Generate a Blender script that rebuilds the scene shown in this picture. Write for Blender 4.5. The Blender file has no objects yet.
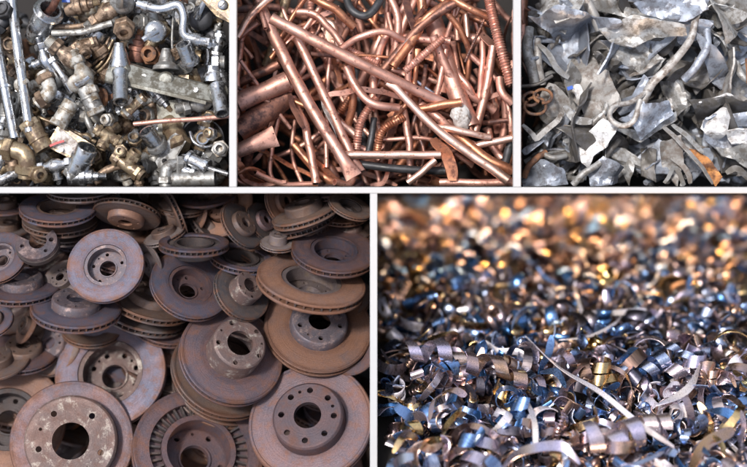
import bpy, bmesh, math, random
from mathutils import Vector, Matrix, Quaternion, noise
from mathutils.geometry import delaunay_2d_cdt

# ---------------------------------------------------------------- camera, world, light
U = 0.0027            # metres per picture unit (a brake disc is about 0.32 m)
D = 1400.0            # camera height above the white divider, picture units
sc = bpy.context.scene
COL = sc.collection
cam_d = bpy.data.cameras.new('camera'); cam = bpy.data.objects.new('camera', cam_d); COL.objects.link(cam)
cam.location = (0, 0, D*U); cam.rotation_euler = (0, 0, 0)
cam_d.sensor_width = 36; cam_d.lens = 36*D/747.0
cam_d.clip_start = 0.05; cam_d.clip_end = 200
cam_d.dof.use_dof = True; cam_d.dof.focus_distance = (D+45)*U; cam_d.dof.aperture_fstop = 0.62
cam_d.dof.aperture_blades = 0
sc.camera = cam

SUN_EL, SUN_AZ = math.radians(66), math.radians(-52)     # azimuth from +Y (top of the picture) towards +X
w = bpy.data.worlds.new("World"); sc.world = w; w.use_nodes = True
nt = w.node_tree; bg = nt.nodes['Background']
sky = nt.nodes.new('ShaderNodeTexSky'); sky.sky_type = 'NISHITA'; sky.sun_disc = False
sky.sun_elevation = SUN_EL; sky.sun_rotation = SUN_AZ
sky.dust_density = 3.0; sky.ozone_density = 1.0; sky.air_density = 1.0
hs = nt.nodes.new('ShaderNodeHueSaturation'); hs.inputs['Saturation'].default_value = .6
nt.links.new(sky.outputs[0], hs.inputs['Color']); nt.links.new(hs.outputs[0], bg.inputs[0]); bg.inputs[1].default_value = 0.15
sd = bpy.data.lights.new('sun', 'SUN'); sd.energy = 2.7; sd.angle = math.radians(7); sd.color = (1, .96, .91)
sun = bpy.data.objects.new('sun', sd); COL.objects.link(sun)
sdir = Vector((math.sin(SUN_AZ)*math.cos(SUN_EL), math.cos(SUN_AZ)*math.cos(SUN_EL), math.sin(SUN_EL)))
sun.rotation_euler = sdir.to_track_quat('Z', 'Y').to_euler()

def lamp(name, loc, target, size, energy, color):
    l = bpy.data.lights.new(name, 'AREA'); l.shape = 'RECTANGLE'; l.size = size[0]*U; l.size_y = size[1]*U
    l.energy = energy; l.color = color
    o = bpy.data.objects.new(name, l); COL.objects.link(o)
    o.location = Vector(loc)*U
    o.rotation_euler = (Vector(loc)-Vector(target)).to_track_quat('Z', 'Y').to_euler()
    return o
# low warm light glowing behind the far end of the shavings
lamp('warm_lamp', (300, 330, -520), (280, 20, -640), (500, 60), 4.2, (1.0, .84, .74))
for k in range(4): lamp('added_glint_light', (60+k*140, 270+20*(k % 2), -500-30*(k % 3)), (200+40*k, 40, -640), (14, 14), 6.5, (1.0, .58, .26))  # small unseen lights added to raise glints on the far shavings
lamp('added_front_fill', (440, -500, 150), (230, -90, -60), (150, 80), 19, (1.0, .64, .34))  # added warm fill out of view, for peach highlights on the shavings

sc.view_settings.view_transform = 'Standard'; sc.view_settings.look = 'None'
sc.view_settings.exposure = 0.5; sc.view_settings.gamma = 1
sc.render.engine = 'CYCLES'

# ---------------------------------------------------------------- coordinates
R = random.Random(11)
def W(px, py, z=0.0):
    s = (D-z)/D
    return Vector(((px-373.5)*s, (233.5-py)*s, z))

# ---------------------------------------------------------------- materials
def ramp(nt, fac, stops, interp='LINEAR'):
    n = nt.nodes.new('ShaderNodeValToRGB'); cr = n.color_ramp; cr.interpolation = interp
    while len(cr.elements) < len(stops): cr.elements.new(0.5)
    for e, (p, c) in zip(cr.elements, stops):
        e.position = p; e.color = (*c, 1) if len(c) == 3 else c
    nt.links.new(fac, n.inputs[0]); return n.outputs[0]
def new_mat(name):
    m = bpy.data.materials.new(name); m.use_nodes = True
    return m, m.node_tree, m.node_tree.nodes['Principled BSDF']
def tex_noise(nt, scale, detail=6, rough=.6, dist=0, off=True, stretch=None):
    tc = nt.nodes.new('ShaderNodeTexCoord'); oi = nt.nodes.new('ShaderNodeObjectInfo')
    ad = nt.nodes.new('ShaderNodeVectorMath'); ad.operation = 'ADD'
    ml = nt.nodes.new('ShaderNodeVectorMath'); ml.operation = 'SCALE'; ml.inputs['Scale'].default_value = 37.0
    cb = nt.nodes.new('ShaderNodeCombineXYZ')
    for k in range(3): nt.links.new(oi.outputs['Random'], cb.inputs[k])
    nt.links.new(cb.outputs[0], ml.inputs[0])
    nt.links.new(tc.outputs['Object'], ad.inputs[0]); nt.links.new(ml.outputs[0], ad.inputs[1])
    v = ad.outputs[0]
    if stretch:
        mp = nt.nodes.new('ShaderNodeVectorMath'); mp.operation = 'MULTIPLY'; mp.inputs[1].default_value = stretch
        nt.links.new(v, mp.inputs[0]); v = mp.outputs[0]
    n = nt.nodes.new('ShaderNodeTexNoise'); n.inputs['Scale'].default_value = scale
    n.inputs['Detail'].default_value = detail; n.inputs['Roughness'].default_value = rough
    n.inputs['Distortion'].default_value = dist
    nt.links.new(v, n.inputs['Vector']); return n.outputs[0]
def mix(nt, fac, a, b, mode='MIX'):
    n = nt.nodes.new('ShaderNodeMix'); n.data_type = 'RGBA'; n.blend_type = mode
    for s, v in ((n.inputs[0], fac), (n.inputs[6], a), (n.inputs[7], b)):
        if isinstance(v, (int, float)): s.default_value = v
        elif isinstance(v, tuple): s.default_value = (*v, 1)
        else: nt.links.new(v, s)
    return n.outputs[2]
def bump(nt, b, h, strength, dist):
    n = nt.nodes.new('ShaderNodeBump'); n.inputs['Strength'].default_value = strength
    n.inputs['Distance'].default_value = dist
    nt.links.new(h, n.inputs['Height']); nt.links.new(n.outputs[0], b.inputs['Normal'])

def metal(name, c1, c2, grime=(.05, .04, .035), g_amt=.5, rough=(.25, .5), metallic=1.0, scale=14, spots=None,
          hue_var=0.25, bumpd=.0012, g_scale=42):
    m, nt, b = new_mat(name)
    n1 = tex_noise(nt, scale); n2 = tex_noise(nt, g_scale, 8, .7)
    base = ramp(nt, n1, [(.35, c1), (.65, c2)])
    oi = nt.nodes.new('ShaderNodeObjectInfo')
    var = ramp(nt, oi.outputs['Random'], [(0, (1-hue_var,)*3), (1, (1, 1, 1))])
    base = mix(nt, 1.0, base, var, 'MULTIPLY')
    gf = ramp(nt, n2, [(g_amt, (1, 1, 1)), (g_amt+.14, (0, 0, 0))])     # noise low -> grime
    inv = nt.nodes.new('ShaderNodeMath'); inv.operation = 'SUBTRACT'; inv.inputs[0].default_value = 1
    nt.links.new(gf, inv.inputs[1])
    col = mix(nt, gf, base, grime)
    if spots:
        vo = tex_noise(nt, spots[1], 2, .5)
        sf = ramp(nt, vo, [(spots[2], (0, 0, 0)), (spots[2]+.03, (1, 1, 1))])
        col = mix(nt, sf, col, spots[0])
    nt.links.new(col, b.inputs['Base Color'])
    mt = nt.nodes.new('ShaderNodeMath'); mt.operation = 'MULTIPLY_ADD'
    nt.links.new(gf, mt.inputs[0]); mt.inputs[1].default_value = -metallic*.8; mt.inputs[2].default_value = metallic
    nt.links.new(mt.outputs[0], b.inputs['Metallic'])
    n3 = tex_noise(nt, scale*3, 5, .6)
    rr = ramp(nt, n3, [(.3, (rough[0],)*3), (.7, (rough[1],)*3)])
    nt.links.new(rr, b.inputs['Roughness'])
    bump(nt, b, n2, .6, bumpd)
    return m
def inv_fix(): pass

M = {}
M['chrome'] = metal('worn_chrome', (.72, .74, .77), (.50, .50, .51), g_amt=.36, rough=(.14, .34), scale=18)
M['dull'] = metal('dull_zinc', (.48, .48, .47), (.36, .35, .33), (.10, .09, .08), g_amt=.42, rough=(.35, .6), metallic=.85)
M['scale'] = metal('limescaled_metal', (.62, .61, .58), (.45, .42, .37), (.16, .12, .08), g_amt=.42, rough=(.4, .7), metallic=.55)
M['cast'] = metal('grey_cast_metal', (.40, .40, .37), (.27, .27, .24), (.09, .08, .06), g_amt=.46, rough=(.4, .65), metallic=.75)
M['brass'] = metal('worn_brass', (.60, .48, .32), (.45, .34, .21), (.12, .08, .05), g_amt=.45, rough=(.25, .5), metallic=.95)
M['bronze'] = metal('brown_bronze', (.47, .35, .26), (.32, .22, .15), (.06, .035, .02), g_amt=.42, rough=(.4, .65), metallic=.8)
M['rust'] = metal('rusty_iron', (.36, .17, .08), (.20, .09, .05), (.07, .04, .03), g_amt=.42, rough=(.6, .9), metallic=.2)
M['dark'] = metal('blackened_metal', (.10, .10, .11), (.05, .05, .055), (.02, .02, .02), g_amt=.4, rough=(.35, .6), metallic=.6)
M['copper'] = metal('pink_copper', (.88, .50, .40), (.68, .35, .265), (.13, .05, .035), g_amt=.34, rough=(.36, .56), metallic=.85,
                    spots=((.04, .02, .02), 95, .70), scale=12, hue_var=.35)
M['copper_orange'] = metal('orange_copper', (.72, .33, .19), (.52, .21, .12), (.14, .05, .03), g_amt=.38, rough=(.3, .5), metallic=.9, hue_var=.3)
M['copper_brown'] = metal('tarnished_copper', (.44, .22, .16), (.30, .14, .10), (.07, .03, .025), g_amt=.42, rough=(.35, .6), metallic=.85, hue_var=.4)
M['copper_pale'] = metal('pale_copper', (.92, .62, .50), (.80, .48, .37), (.25, .12, .09), g_amt=.34, rough=(.25, .42), metallic=.9, hue_var=.15)
M['blue_rod'] = metal('bluish_steel', (.62, .68, .80), (.5, .55, .66), g_amt=.36, rough=(.2, .4))
M['plaster'] = metal('white_residue', (.62, .60, .58), (.44, .42, .40), (.2, .15, .12), g_amt=.4, rough=(.7, .9), metallic=0)
M['alu'] = metal('grey_aluminium', (.60, .60, .60), (.42, .415, .41), (.17, .155, .14), g_amt=.42, rough=(.42, .62), metallic=.55, hue_var=.4)
M['alu_blue'] = metal('bluish_aluminium', (.54, .58, .66), (.38, .42, .50), (.15, .15, .17), g_amt=.40, rough=(.38, .58), metallic=.6, hue_var=.35)
M['alu_warm'] = metal('beige_aluminium', (.54, .52, .50), (.37, .355, .34), (.17, .14, .12), g_amt=.42, rough=(.45, .68), metallic=.45, hue_var=.4)
M['alu_white'] = metal('white_painted_sheet', (.78, .78, .79), (.62, .61, .61), (.25, .22, .2), g_amt=.38, rough=(.45, .6), metallic=.1, hue_var=.1)
M['alu_dark'] = metal('dark_aluminium', (.27, .26, .26), (.18, .17, .17), (.08, .07, .06), g_amt=.45, rough=(.42, .65), metallic=.6, hue_var=.35)
M['orange'] = metal('orange_rust_wood', (.58, .27, .09), (.40, .16, .05), (.14, .06, .03), g_amt=.42, rough=(.6, .9), metallic=0)

def rust_disc(name, cols, metallic=.35, rough=(.42, .7), rings=1.0):
    m, nt, b = new_mat(name)
    n1 = tex_noise(nt, 7, 9, .72, .3); n2 = tex_noise(nt, 22, 6, .62); n4 = tex_noise(nt, 150, 5, .75)
    st = [(.28+.44*i/(len(cols)-1), c) for i, c in enumerate(cols)]
    base = ramp(nt, n1, st)
    sp = ramp(nt, n2, [(.50, (0, 0, 0)), (.68, (.9,)*3)])
    base = mix(nt, sp, base, cols[-1])
    # turning grooves: bands that depend only on the distance from the axle
    tc = nt.nodes.new('ShaderNodeTexCoord'); sx = nt.nodes.new('ShaderNodeSeparateXYZ'); cx = nt.nodes.new('ShaderNodeCombineXYZ'); ln = nt.nodes.new('ShaderNodeVectorMath'); ln.operation = 'LENGTH'
    nt.links.new(tc.outputs['Object'], sx.inputs[0]); nt.links.new(sx.outputs[0], cx.inputs[0]); nt.links.new(sx.outputs[1], cx.inputs[1]); nt.links.new(cx.outputs[0], ln.inputs[0])
    rn = nt.nodes.new('ShaderNodeTexNoise'); rn.noise_dimensions = '1D'; rn.inputs['Scale'].default_value = 170; rn.inputs['Detail'].default_value = 5; rn.inputs['Roughness'].default_value = .75
    nt.links.new(ln.outputs['Value'], rn.inputs['W'])
    sc_ = nt.nodes.new('ShaderNodeMath'); sc_.operation = 'MULTIPLY'; sc_.inputs[1].default_value = 1/.27; nt.links.new(ln.outputs['Value'], sc_.inputs[0])
    edge = ramp(nt, sc_.outputs[0], [(.86, (0, 0, 0)), (.97, (1, 1, 1))])
    em = mix(nt, 1.0, edge, ramp(nt, n1, [(.47, (.0,)*3), (.56, (.8,)*3)]), 'MULTIPLY')
    base = mix(nt, em, base, (.30, .15, .09))
    band = ramp(nt, sc_.outputs[0], [(.60, (.80, .78, .78)), (.66, (1.0,)*3), (.90, (1.06,)*3), (.94, (.82, .80, .80))])
    base = mix(nt, 1.0, base, band, 'MULTIPLY')
    base = mix(nt, .38*rings, base, ramp(nt, rn.outputs[0], [(.32, (.66, .62, .62)), (.62, (1.1, 1.1, 1.12))]), 'MULTIPLY')
    fine = ramp(nt, n4, [(.32, (.68, .65, .65)), (.68, (1.12,)*3)])
    base = mix(nt, 1.0, base, fine, 'MULTIPLY')
    oi = nt.nodes.new('ShaderNodeObjectInfo')
    var = ramp(nt, oi.outputs['Random'], [(0, (.50, .47, .48)), (1, (.76, .74, .76))])
    base = mix(nt, 1.0, base, var, 'MULTIPLY')
    nt.links.new(base, b.inputs['Base Color']); b.inputs['Metallic'].default_value = metallic
    nt.links.new(ramp(nt, n2, [(.3, (rough[0],)*3), (.7, (rough[1],)*3)]), b.inputs['Roughness'])
    hm = nt.nodes.new('ShaderNodeMath'); hm.operation = 'MULTIPLY_ADD'; nt.links.new(rn.outputs[0], hm.inputs[0]); hm.inputs[1].default_value = .8; nt.links.new(n4, hm.inputs[2])
    bump(nt, b, hm.outputs[0], .6, .0012)
    return m
M['disc_blue'] = rust_disc('blue_grey_iron', [(.14, .165, .235), (.18, .18, .24), (.23, .18, .21), (.28, .16, .13)], .5)
M['disc_pink'] = rust_disc('mauve_grey_iron', [(.15, .14, .19), (.20, .16, .18), (.265, .175, .175), (.31, .165, .125)], .45)
M['disc_orange'] = rust_disc('orange_rusty_iron', [(.25, .20, .20), (.34, .21, .16), (.40, .22, .14), (.38, .20, .12)], .3)
M['disc_brown'] = rust_disc('brown_rusty_iron', [(.19, .16, .16), (.24, .19, .17), (.29, .20, .15), (.26, .16, .11)], .35)
M['disc_cream'] = rust_disc('pale_worn_iron', [(.42, .37, .33), (.36, .32, .31), (.30, .25, .24), (.38, .30, .22)], .4)
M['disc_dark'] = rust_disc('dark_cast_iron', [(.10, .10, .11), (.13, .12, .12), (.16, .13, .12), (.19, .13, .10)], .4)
def hub_mat(name, cols, spot):
    m = rust_disc(name, cols, .4)
    nt = m.node_tree; b = nt.nodes['Principled BSDF']
    old = b.inputs['Base Color'].links[0].from_socket
    n = tex_noise(nt, 16, 9, .8, .3)
    f = ramp(nt, n, [(.53, (0, 0, 0)), (.64, (.75,)*3)])
    nt.links.new(mix(nt, f, old, spot), b.inputs['Base Color'])
    return m
M['hub_spot'] = hub_mat('hub_with_pale_corrosion', [(.20, .17, .17), (.27, .20, .18), (.32, .20, .16)], (.43, .39, .34))
M['hub_blue'] = hub_mat('blue_grey_hub', [(.20, .21, .25), (.24, .22, .25), (.32, .22, .20)], (.42, .30, .27))

def shaving(name, c1, c2, rough=.24, met=1.0):
    m, nt, b = new_mat(name)
    n1 = tex_noise(nt, 15, 1, .4)
    col = ramp(nt, n1, [(.34, c1), (.66, c2)])
    n2 = tex_noise(nt, 260, 3, .6, stretch=(1, 1, .12))
    col = mix(nt, 1.0, col, ramp(nt, n2, [(.3, (.9,)*3), (.7, (1.04,)*3)]), 'MULTIPLY')
    nt.links.new(col, b.inputs['Base Color']); b.inputs['Metallic'].default_value = met
    nt.links.new(ramp(nt, n2, [(.3, (rough*.8,)*3), (.7, (rough*1.7,)*3)]), b.inputs['Roughness'])
    bump(nt, b, n2, .08, .0003)
    return m
SH = {
 'steel grey': shaving('steel_shaving', (.50, .53, .64), (.22, .32, .54)),
 'lavender': shaving('lavender_shaving', (.55, .50, .66), (.58, .46, .42), met=.9),
 'blue': shaving('temper_sky_blue_shaving', (.07, .20, .46), (.24, .36, .62), .24, .9),  # temper blue, with sky reflection put into the colour as well
 'dark': shaving('dark_shaving', (.12, .12, .17), (.24, .20, .20), .28),
 'bronze': shaving('bronze_shaving', (.60, .38, .24), (.42, .34, .42), .25, .95),
 'golden': shaving('golden_shaving', (.82, .58, .26), (.60, .42, .24), .2),
 'pale': shaving('pale_shaving', (.90, .80, .76), (.78, .74, .84), .26, .5),
 'brown': shaving('brown_shaving', (.28, .18, .13), (.16, .11, .12), .3),
}
def plain(name, c, rough=.6):
    m, nt, b = new_mat(name)
    n = tex_noise(nt, 60, 3, .5)
    nt.links.new(ramp(nt, n, [(.3, tuple(x*.97 for x in c)), (.7, c)]), b.inputs['Base Color'])
    b.inputs['Roughness'].default_value = rough
    bump(nt, b, n, .15, .0004)
    return m
M['white'] = plain('white_divider_paint', (.40, .40, .405), .55)
M['bed'] = plain('dark_bin_floor', (.018, .015, .014), .9)
M['label_red'] = plain('red_plastic', (.55, .05, .05), .4)
M['label_blue'] = plain('blue_plastic', (.03, .10, .42), .4)

# ---------------------------------------------------------------- mesh builder
class MB:
    sharp = 0.6
    def __init__(s): s.v = []; s.f = []; s.m = []; s.mi = 0; s.flat = set()
    def ring(s, pts): i = len(s.v); s.v += [Vector(p) for p in pts]; return list(range(i, i+len(pts)))
    def face(s, idx, flat=False):
        if flat: s.flat.add(len(s.f))
        s.f.append(tuple(idx)); s.m.append(s.mi)
    def bridge(s, a, b, flat=False):
        n = len(a)
        for i in range(n): s.face((a[i], a[(i+1) % n], b[(i+1) % n], b[i]), flat)
    def cap(s, a, rev=False): s.face(a[::-1] if rev else a, True)
    def build(s, name, mat, parent=None, origin=None, mats=None):
        o0 = Vector(origin) if origin is not None else Vector((0, 0, 0))
        me = bpy.data.meshes.new(name)
        me.from_pydata([tuple((p-o0)*U) for p in s.v], [], s.f)
        for k in (mats or [mat]): me.materials.append(k)
        sm = [i not in s.flat for i in range(len(s.f))]
        me.polygons.foreach_set('use_smooth', sm)
        if mats: me.polygons.foreach_set('material_index', s.m)
        bm = bmesh.new(); bm.from_mesh(me); bmesh.ops.recalc_face_normals(bm, faces=bm.faces)
        for e in bm.edges:
            if len(e.link_faces) == 2 and e.calc_face_angle(0) > s.sharp: e.smooth = False
        bm.to_mesh(me); bm.free()
        me.update()
        ob = bpy.data.objects.new(name, me); COL.objects.link(ob)
        if parent is not None: ob.parent = parent
        elif origin is not None: ob.location = o0*U
        return ob

def catmull(pts, n):
    if len(pts) == 2:
        return [pts[0].lerp(pts[1], i/(n-1)) for i in range(n)]
    P = [pts[0]*2-pts[1]]+pts+[pts[-1]*2-pts[-2]]
    out = []; segs = len(pts)-1
    for i in range(n):
        u = i/(n-1)*segs; k = min(int(u), segs-1); t = u-k
        a, b, c, d = P[k:k+4]
        out.append(.5*((2*b)+(c-a)*t+(2*a-5*b+4*c-d)*t*t+(3*b-a-3*c+d)*t**3))
    return out
def frames(path, hint=None):
    n = len(path); T = []
    for i in range(n):
        d = path[min(i+1, n-1)]-path[max(i-1, 0)]; T.append(d.normalized() if d.length > 1e-9 else Vector((1, 0, 0)))
    h = hint or Vector((0, 0, 1))
    N = h-T[0]*h.dot(T[0])
    if N.length < .1: N = Vector((0, 1, .2))-T[0]*Vector((0, 1, .2)).dot(T[0])
    N.normalize(); out = []
    for i in range(n):
        N = N-T[i]*N.dot(T[i]); N.normalize(); out.append((T[i], N.copy(), T[i].cross(N)))
    return out
def sweep(mb, path, prof, hint=None, hollow=0.0, twist=0.0):
    """prof(t)-> closed list of (a,b) offsets; hollow = wall ratio, opens both ends"""
    fr = frames(path, hint); n = len(path); rings = []
    for i, (p, (T, N, B)) in enumerate(zip(path, fr)):
        t = i/(n-1); q = twist*t; c, s_ = math.cos(q), math.sin(q)
        N2 = N*c+B*s_; B2 = B*c-N*s_
        rings.append(mb.ring([p+N2*a+B2*b for a, b in prof(t)]))
    for a, b in zip(rings, rings[1:]): mb.bridge(a, b)
    for end in (0, 1):
        i = 0 if end == 0 else n-1; j = 1 if end == 0 else n-2
        rg = rings[i]; cen = path[i]
        if hollow:
            size = max((mb.v[k]-cen).length for k in rg)
            inward = (path[j]-path[i]).normalized()
            inner = mb.ring([cen+(mb.v[k]-cen)*hollow for k in rg])
            deep = mb.ring([cen+(mb.v[k]-cen)*hollow*.96+inward*size*1.8 for k in rg])
            mb.bridge(inner, rg, True); mb.bridge(deep, inner); mb.cap(deep)
        else: mb.cap(rg)
def circ(r, n=14, fa=1.0, fb=1.0): return [(r*fa*math.cos(2*math.pi*k/n), r*fb*math.sin(2*math.pi*k/n)) for k in range(n)]
def rect(w_, h_, c=.25):
    w2, h2 = w_/2, h_/2; k = min(w2, h2)*c
    return [(h2, -w2+k), (h2, w2-k), (h2-k, w2), (-h2+k, w2), (-h2, w2-k), (-h2, -w2+k), (-h2+k, -w2), (h2-k, -w2)]
def revolve(mb, prof, mat=None, n=32, closed=False, a0=0, a1=2*math.pi):
    """prof = [(r,z)...], around z; mat = Matrix"""
    mat = mat or Matrix.Identity(4); rings = []
    full = abs(a1-a0-2*math.pi) < 1e-6
    for r, z in prof:
        rings.append(mb.ring([mat @ Vector((r*math.cos(a0+(a1-a0)*k/(n if full else n-1)), r*math.sin(a0+(a1-a0)*k/(n if full else n-1)), z)) for k in range(n)]))
    pr = list(zip(rings, rings[1:]))
    if closed: pr.append((rings[-1], rings[0]))
    for a, b in pr:
        for i in range(n if full else n-1):
            j = (i+1) % n; mb.face((a[i], a[j], b[j], b[i]))
    if not closed and full:
        if prof[0][0] > 1e-6: mb.cap(rings[0])
        if prof[-1][0] > 1e-6: mb.cap(rings[-1])
def hexp(mb, r, h, mat=None, z0=0, hole=0):
    mat = mat or Matrix.Identity(4)
    def rg(rr, z, n=6): return mb.ring([mat @ Vector((rr*math.cos(math.pi*2*k/n), rr*math.sin(2*math.pi*k/n), z)) for k in range(n)])
    a = rg(r*.92, z0); b = rg(r, z0+h*.12); c = rg(r, z0+h*.88); d = rg(r*.92, z0+h)
    for x, y in ((a, b), (b, c), (c, d)): mb.bridge(x, y, True)
    mb.cap(a); mb.cap(d)
def box(mb, lo, hi, mat=None):
    mat = mat or Matrix.Identity(4)
    v = [mat @ Vector((x, y, z)) for x in (lo[0], hi[0]) for y in (lo[1], hi[1]) for z in (lo[2], hi[2])]
    i = mb.ring(v)
    for f in ((0, 1, 3, 2), (4, 6, 7, 5), (0, 4, 5, 1), (2, 3, 7, 6), (0, 2, 6, 4), (1, 5, 7, 3)): mb.face([i[k] for k in f], True)
def plate(mb, loops, z0, z1, mat=None, keep=None):
    """first loop outer, others holes (2-D points); solid plate between z0 and z1"""
    mat = mat or Matrix.Identity(4)
    vs = []; es = []; lidx = []
    for lp in loops:
        s = len(vs); vs += [Vector(p) for p in lp]; es += [(s+i, s+(i+1) % len(lp)) for i in range(len(lp))]; lidx.append(range(s, s+len(lp)))
    r = delaunay_2d_cdt(vs, es, [], 0, 1e-5)
    pts, tris = r[0], r[2]
    def inside(p, lp):
        c = False; n = len(lp)
        for i in range(n):
            a, b = lp[i], lp[i-1]
            if (a[1] > p[1]) != (b[1] > p[1]) and p[0] < (b[0]-a[0])*(p[1]-a[1])/(b[1]-a[1])+a[0]: c = not c
        return c
    top = mb.ring([mat @ Vector((p.x, p.y, z1)) for p in pts]); bot = mb.ring([mat @ Vector((p.x, p.y, z0)) for p in pts])
    for t in tris:
        c = (pts[t[0]]+pts[t[1]]+pts[t[2]])/3
        if inside(c, loops[0]) and not any(inside(c, l) for l in loops[1:]):
            mb.face([top[k] for k in t], True); mb.face([bot[k] for k in t][::-1], True)
    for l in lidx:
        l = list(l); n = len(l)
        for i in range(n): mb.face((bot[l[i]], bot[l[(i+1) % n]], top[l[(i+1) % n]], top[l[i]]))
def circle2(cx, cy, r, n=14): return [(cx+r*math.cos(2*math.pi*k/n), cy+r*math.sin(2*math.pi*k/n)) for k in range(n)]

# ---------------------------------------------------------------- tagging and labels
USED = {}
def tag(o, label, cat, group=None):
    o['label'] = label; o['category'] = cat
    if group: o['group'] = group
    USED.setdefault(label, []).append(o)
    return o
def empty(name, loc):
    o = bpy.data.objects.new(name, None); COL.objects.link(o); o.location = Vector(loc)*U
    o.empty_display_size = .02
    return o
def struct(o): o['kind'] = 'structure'; return o
MARKS = {k: [] for k in ('taps', 'copper', 'aluminium', 'discs', 'shavings')}
def mark(panel, px, py, phrase): MARKS[panel].append((px, py, phrase))
PENDING = []          # things labelled once everything has been placed
def pend(o, panel, px, py, desc, cat, group, extra=()):
    o['category'] = cat
    if group: o['group'] = group
    PENDING.append((o, panel, px, py, desc, extra))
def where(dx, dy):
    a = math.degrees(math.atan2(-dy, dx)) % 360
    return ['right of', 'above right of', 'above', 'above left of', 'left of', 'below left of', 'below', 'below right of'][int(((a+22.5) % 360)//45)]
def finish_labels():
    for o, panel, px, py, desc, extra in PENDING:
        ms = sorted(MARKS[panel], key=lambda m: (m[0]-px)**2+(m[1]-py)**2)[:6]
        opts = []
        def rel(m):
            dx, dy = px-m[0], py-m[1]; d = math.hypot(dx, dy)
            return ('over ' if d < 4 else ('just ' if d < 22 else ''))+('' if d < 4 else where(dx, dy)+' ')+m[2]
        for m in ms[:4]: opts.append(desc+' '+rel(m))
        for e in extra:
            for m in ms[:4]: opts.append(e+' '+desc+' '+rel(m))
        for i in range(3):
            for j in range(i+1, 4):
                if j < len(ms): opts.append(desc+' between '+ms[i][2]+' and '+ms[j][2])
        pick = None
        for lab in opts:
            if lab not in USED and 4 <= len(lab.split()) <= 16: pick = lab; break
        if pick is None: pick = opts[0]
        o['label'] = pick; USED.setdefault(pick, []).append(o)

# ---------------------------------------------------------------- setting: bin floors, walls, divider
def quad(name, pts, mat):
    mb = MB(); i = mb.ring([Vector(p) for p in pts]); mb.face(i, True)
    return struct(mb.build(name, mat))
def slab(name, lo, hi, mat):
    mb = MB(); box(mb, lo, hi); return struct(mb.build(name, mat))
slab('ground', (-3000, -3000, -1000), (3000, 3000, -990), M['bed'])
slab('upper_bin_floor', (-460, 47.6, -190), (460, 300, -184), M['bed'])
slab('disc_bin_floor', (-460, -300, -310), (-1.2, 45.9, -304), M['bed'])
slab('bin_wall', (-1, -300, -950), (1.8, 45.9, -8.5), M['bed'])
slab('bin_wall', (-3, 47.6, -950), (0, 300, -190.5), M['bed'])
slab('bin_wall', (-460, 46, -320), (460, 47.5, -8.5), M['bed'])
for sx in (-1, 1):
    mb = MB(); x0, x1 = (-142, -160.5) if sx < 0 else (144.5, 163)
    i = mb.ring([Vector(p) for p in ((x0, 47.6, -8.5), (x0+2, 47.6, -8.5), (x1+2, 47.6, -183.9), (x1, 47.6, -183.9), (x0, 300, -8.5), (x0+2, 300, -8.5), (x1+2, 300, -183.9), (x1, 300, -183.9))])
    for f in ((0, 1, 2, 3), (4, 5, 6, 7), (0, 1, 5, 4), (1, 2, 6, 5), (2, 3, 7, 6), (3, 0, 4, 7)): mb.face(f, True)
    struct(mb.build('bin_wall', M['bed']))

fr = empty('divider_frame', (0, 43.4, 0))
tag(fr, 'white flat divider frame separating the five kinds of scrap metal', 'frame')
def bar(x0, y0, x1, y1):
    # bars given in picture pixels, 8 units thick
    mb = MB(); a = W(x0, y1); b = W(x1, y0)
    o0 = Vector((0, 43.4, 0))
    pts2 = [(a.x, a.y), (b.x, a.y), (b.x, b.y), (a.x, b.y)]
    lo = mb.ring([Vector((x, y, -8)) for x, y in pts2]); mid = mb.ring([Vector((x, y, -.4)) for x, y in pts2])
    cx = [(a.x+.4, a.y+.4), (b.x-.4, a.y+.4), (b.x-.4, b.y-.4), (a.x+.4, b.y-.4)]
    top = mb.ring([Vector((x, y, 0)) for x, y in cx])
    mb.bridge(lo, mid, True); mb.bridge(mid, top, True); mb.cap(top); mb.cap(lo, True)
    return mb.build('divider_bar', M['white'], fr, o0)
bar(-60, 187.1, 807, 193.2)
bar(229.2, -60, 236.6, 186.9); bar(513.4, -60, 521, 186.9); bar(370, 193.4, 377.3, 527)

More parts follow.
